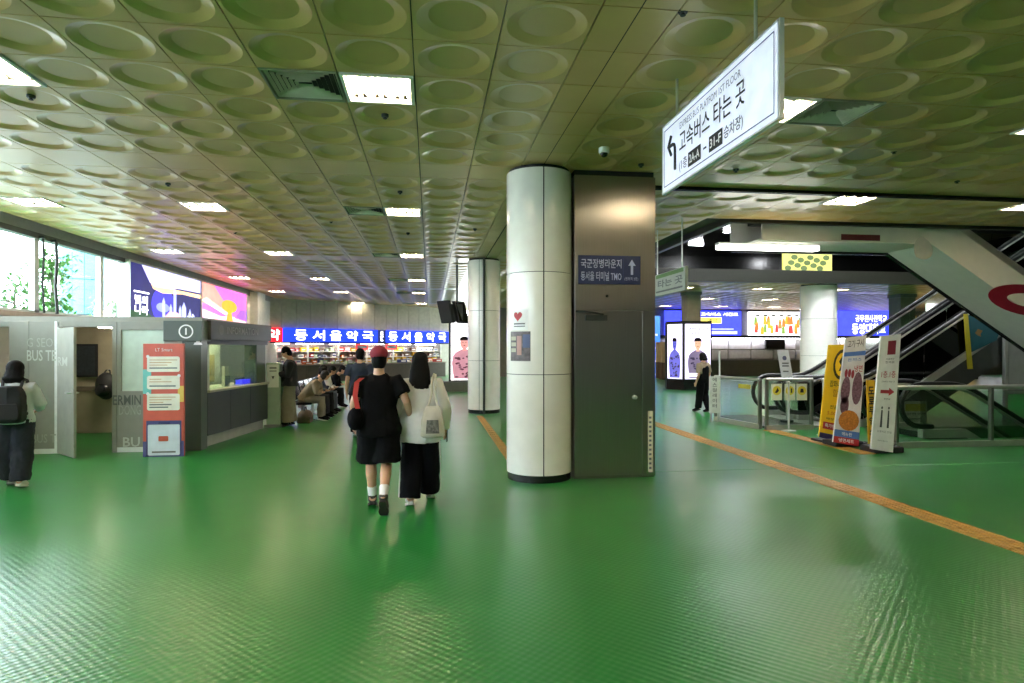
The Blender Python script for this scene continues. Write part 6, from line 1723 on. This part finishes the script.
# --- person by the soldier light box
Hr = 1.6; rp = onz(703, 412)
t, J = person('person in black trousers and vest passing the soldier light box', (rp.x, rp.y, 0), .5, Hr, dict(knl=(-.05, .03, .285), anl=(-.05, .06, .06), tol=(-.05, .16, .025), anr=(.05, -.08, .055), tor=(.05, .02, .016)), False)
trousers(J, Hr, t, blk, voxel=.014); tee(J, Hr, t, tan, .62, .9, 1.1, 1.0, voxel=.014); hair_cap(J, Hr, t, blackhair, .06, 1.05, .013)
mb = MB(); mb.limb([J['pelvis'], J['waist'], J['chest'], J['chest'] * .5 + J['neck'] * .5], [(.12 * Hr, .088 * Hr), (.108 * Hr, .08 * Hr), (.118 * Hr, .085 * Hr), (.07 * Hr, .066 * Hr)]); soft('vest', mb, blk, t, .014, 3)
for n in 'lr': shoe(J, Hr, n, t, blk, bsole)
# --- waiting bench and seated people
bx0 = onz(318, 414)
by_ = [15.2, 15.85, 16.5, 17.15, 17.8, 18.45]
bxx = -2.95
bench = thing('waiting_bench', 'row of black waiting seats beyond the information desk', 'bench', (bxx, by_[0], 0))
mb = MB(); mb.box(bxx - .04, bxx + .04, by_[0] - .3, by_[-1] + .3, .32, .38); build('beam', mb, chrome, bench)
for i, y in enumerate(by_):
    mb = MB(); mb.box(bxx - .24, bxx + .24, y - .27, y + .27, .38, .43); build('seat', mb, black_gloss, bench, bevel=.015)
    mb = MB(); mb.prism([(bxx - .24, y - .27, .45), (bxx - .2, y - .27, .45), (bxx - .3, y - .27, .85), (bxx - .34, y - .27, .85)], (0, .54, 0)); build('backrest', mb, black_gloss, bench)
for y in (by_[0], by_[2], by_[4]):
    mb = MB(); mb.box(bxx - .3, bxx + .3, y - .03, y + .03, 0, .03); mb.box(bxx - .03, bxx + .03, y - .03, y + .03, .03, .32); build('leg', mb, chrome, bench)
SIT = dict(pelvis=(0, 0, .30), waist=(0, .02, .385), chest=(0, .06, .49), neck=(0, .10, .585), head=(0, .145, .675), shl=(-.105, .08, .56), shr=(.105, .08, .56),
           hipl=(-.05, .0, .285), hipr=(.05, .0, .285), knl=(-.065, .245, .285), knr=(.065, .245, .285), anl=(-.065, .24, .05), anr=(.065, .24, .05), tol=(-.07, .34, .018), tor=(.07, .34, .018),
           ell=(-.135, .13, .41), wrl=(-.06, .245, .385), elr=(.135, .13, .41), wrr=(.06, .245, .385), face=(0, 1, -.5))
def seated(label, y, topm, botm, hairm, hlen=0, lean=0.0, H=1.68, long=True):
    ps = dict(SIT)
    if lean:
        for k in ('waist', 'chest', 'neck', 'head', 'shl', 'shr'):
            v = ps[k]; ps[k] = (v[0], v[1] + lean * (v[2] - .30) / .3, v[2] - lean * .35 * (v[2] - .30) / .3)
        for k in ('ell', 'elr'): v = ps[k]; ps[k] = (v[0], v[1] + lean * .6, v[2] - .02)
    dz = .455 - .245 * H
    t, J = person(label, (bxx + .02, y, max(0, dz) * 0), -PI / 2, H, ps, False, group=None)
    trousers(J, H, t, botm, (.06, .055, .05, .045), voxel=.014); tee(J, H, t, topm, .53, .6, 1.16, 1.0, long=long, voxel=.014, disp=.03) if False else None
    mb = MB(); g = H * 1.17
    mb.limb([J['pelvis'] + V((0, 0, -.02 * H)), J['waist'], J['chest'], J['chest'] * .45 + J['neck'] * .55, J['neck']], [(.1 * g, .078 * g), (.096 * g, .072 * g), (.106 * g, .074 * g), (.086 * g, .056 * g), (.042 * g, .042 * g)], n=18)
    for n in 'lr':
        sh, el, wr = J['sh' + n], J['el' + n], J['wr' + n]
        mb.limb([J['chest'] * .3 + sh * .7, sh, sh * .5 + el * .5, el] + ([el * .5 + wr * .5, wr - (wr - el).normalized() * .012 * H] if long else []), [.045 * g, .044 * g, .038 * g, .034 * g] + ([.031 * g, .026 * g] if long else []))
    soft('jacket' if long else 'shirt', mb, topm, t, .014, 3, .03)
    hair_cap(J, H, t, hairm, hlen, 1.05, .013)
    for n in 'lr': shoe(J, H, n, t, blk, wsole)
    return t, J
seated('seated person in a tan top leaning forward, nearest on the waiting bench', by_[0], tan, khk, brownhair, .05, .12)
t, J = seated('seated person in a slate jacket reading a paper on the waiting bench', by_[1], greycl, M('dark_trousers', '22242a', .85), blackhair, 0, .05)
pp_ = worn('paper_sheet', 'white paper in the hands of the seated person in a slate jacket', 'paper', t)
q = (J['wrr'] + J['wrl']) / 2 + V((0, .06, .03)); mb = MB(); mb.prism([q + V(v) for v in ((-.12, 0, 0), (.12, 0, 0), (.12, .08, .15), (-.12, .08, .15))], (0, -.004, .003)); build('sheet', mb, white_ink, pp_, local=True); 
seated('seated person in a dark blue patterned top, third on the waiting bench', by_[2], M('blue_pattern', '2c3050', .8, var=.6, scale=30), blk, blackhair, .05, .0)
seated('seated person in a white top, fourth on the waiting bench', by_[3], wcl, greycl, blackhair, 0, .06)
seated('seated person in black, farthest on the waiting bench', by_[5], blk, blk, blackhair, 0, .1)
t = thing('travel_bag', 'brown travel bag on the floor before the waiting bench', 'bag', (bxx + .15, 14.75, 0))
mb = MB(); mb.ball((0, 0, .15), .17, .24, .15); mb.box(-.14, .14, -.2, .2, 0.002, .14); soft('bag_body', mb, M('bag_brown', '5c4a3a', .8, var=.2), t, .014, 4)
mb = MB(); mb.tube([(0, -.12, .27), (0, -.06, .36), (0, .06, .36), (0, .12, .27)], .014, 8); build('handle', mb, black_matt, t, True, local=True)

bpy.data.scenes.remove(TMP)
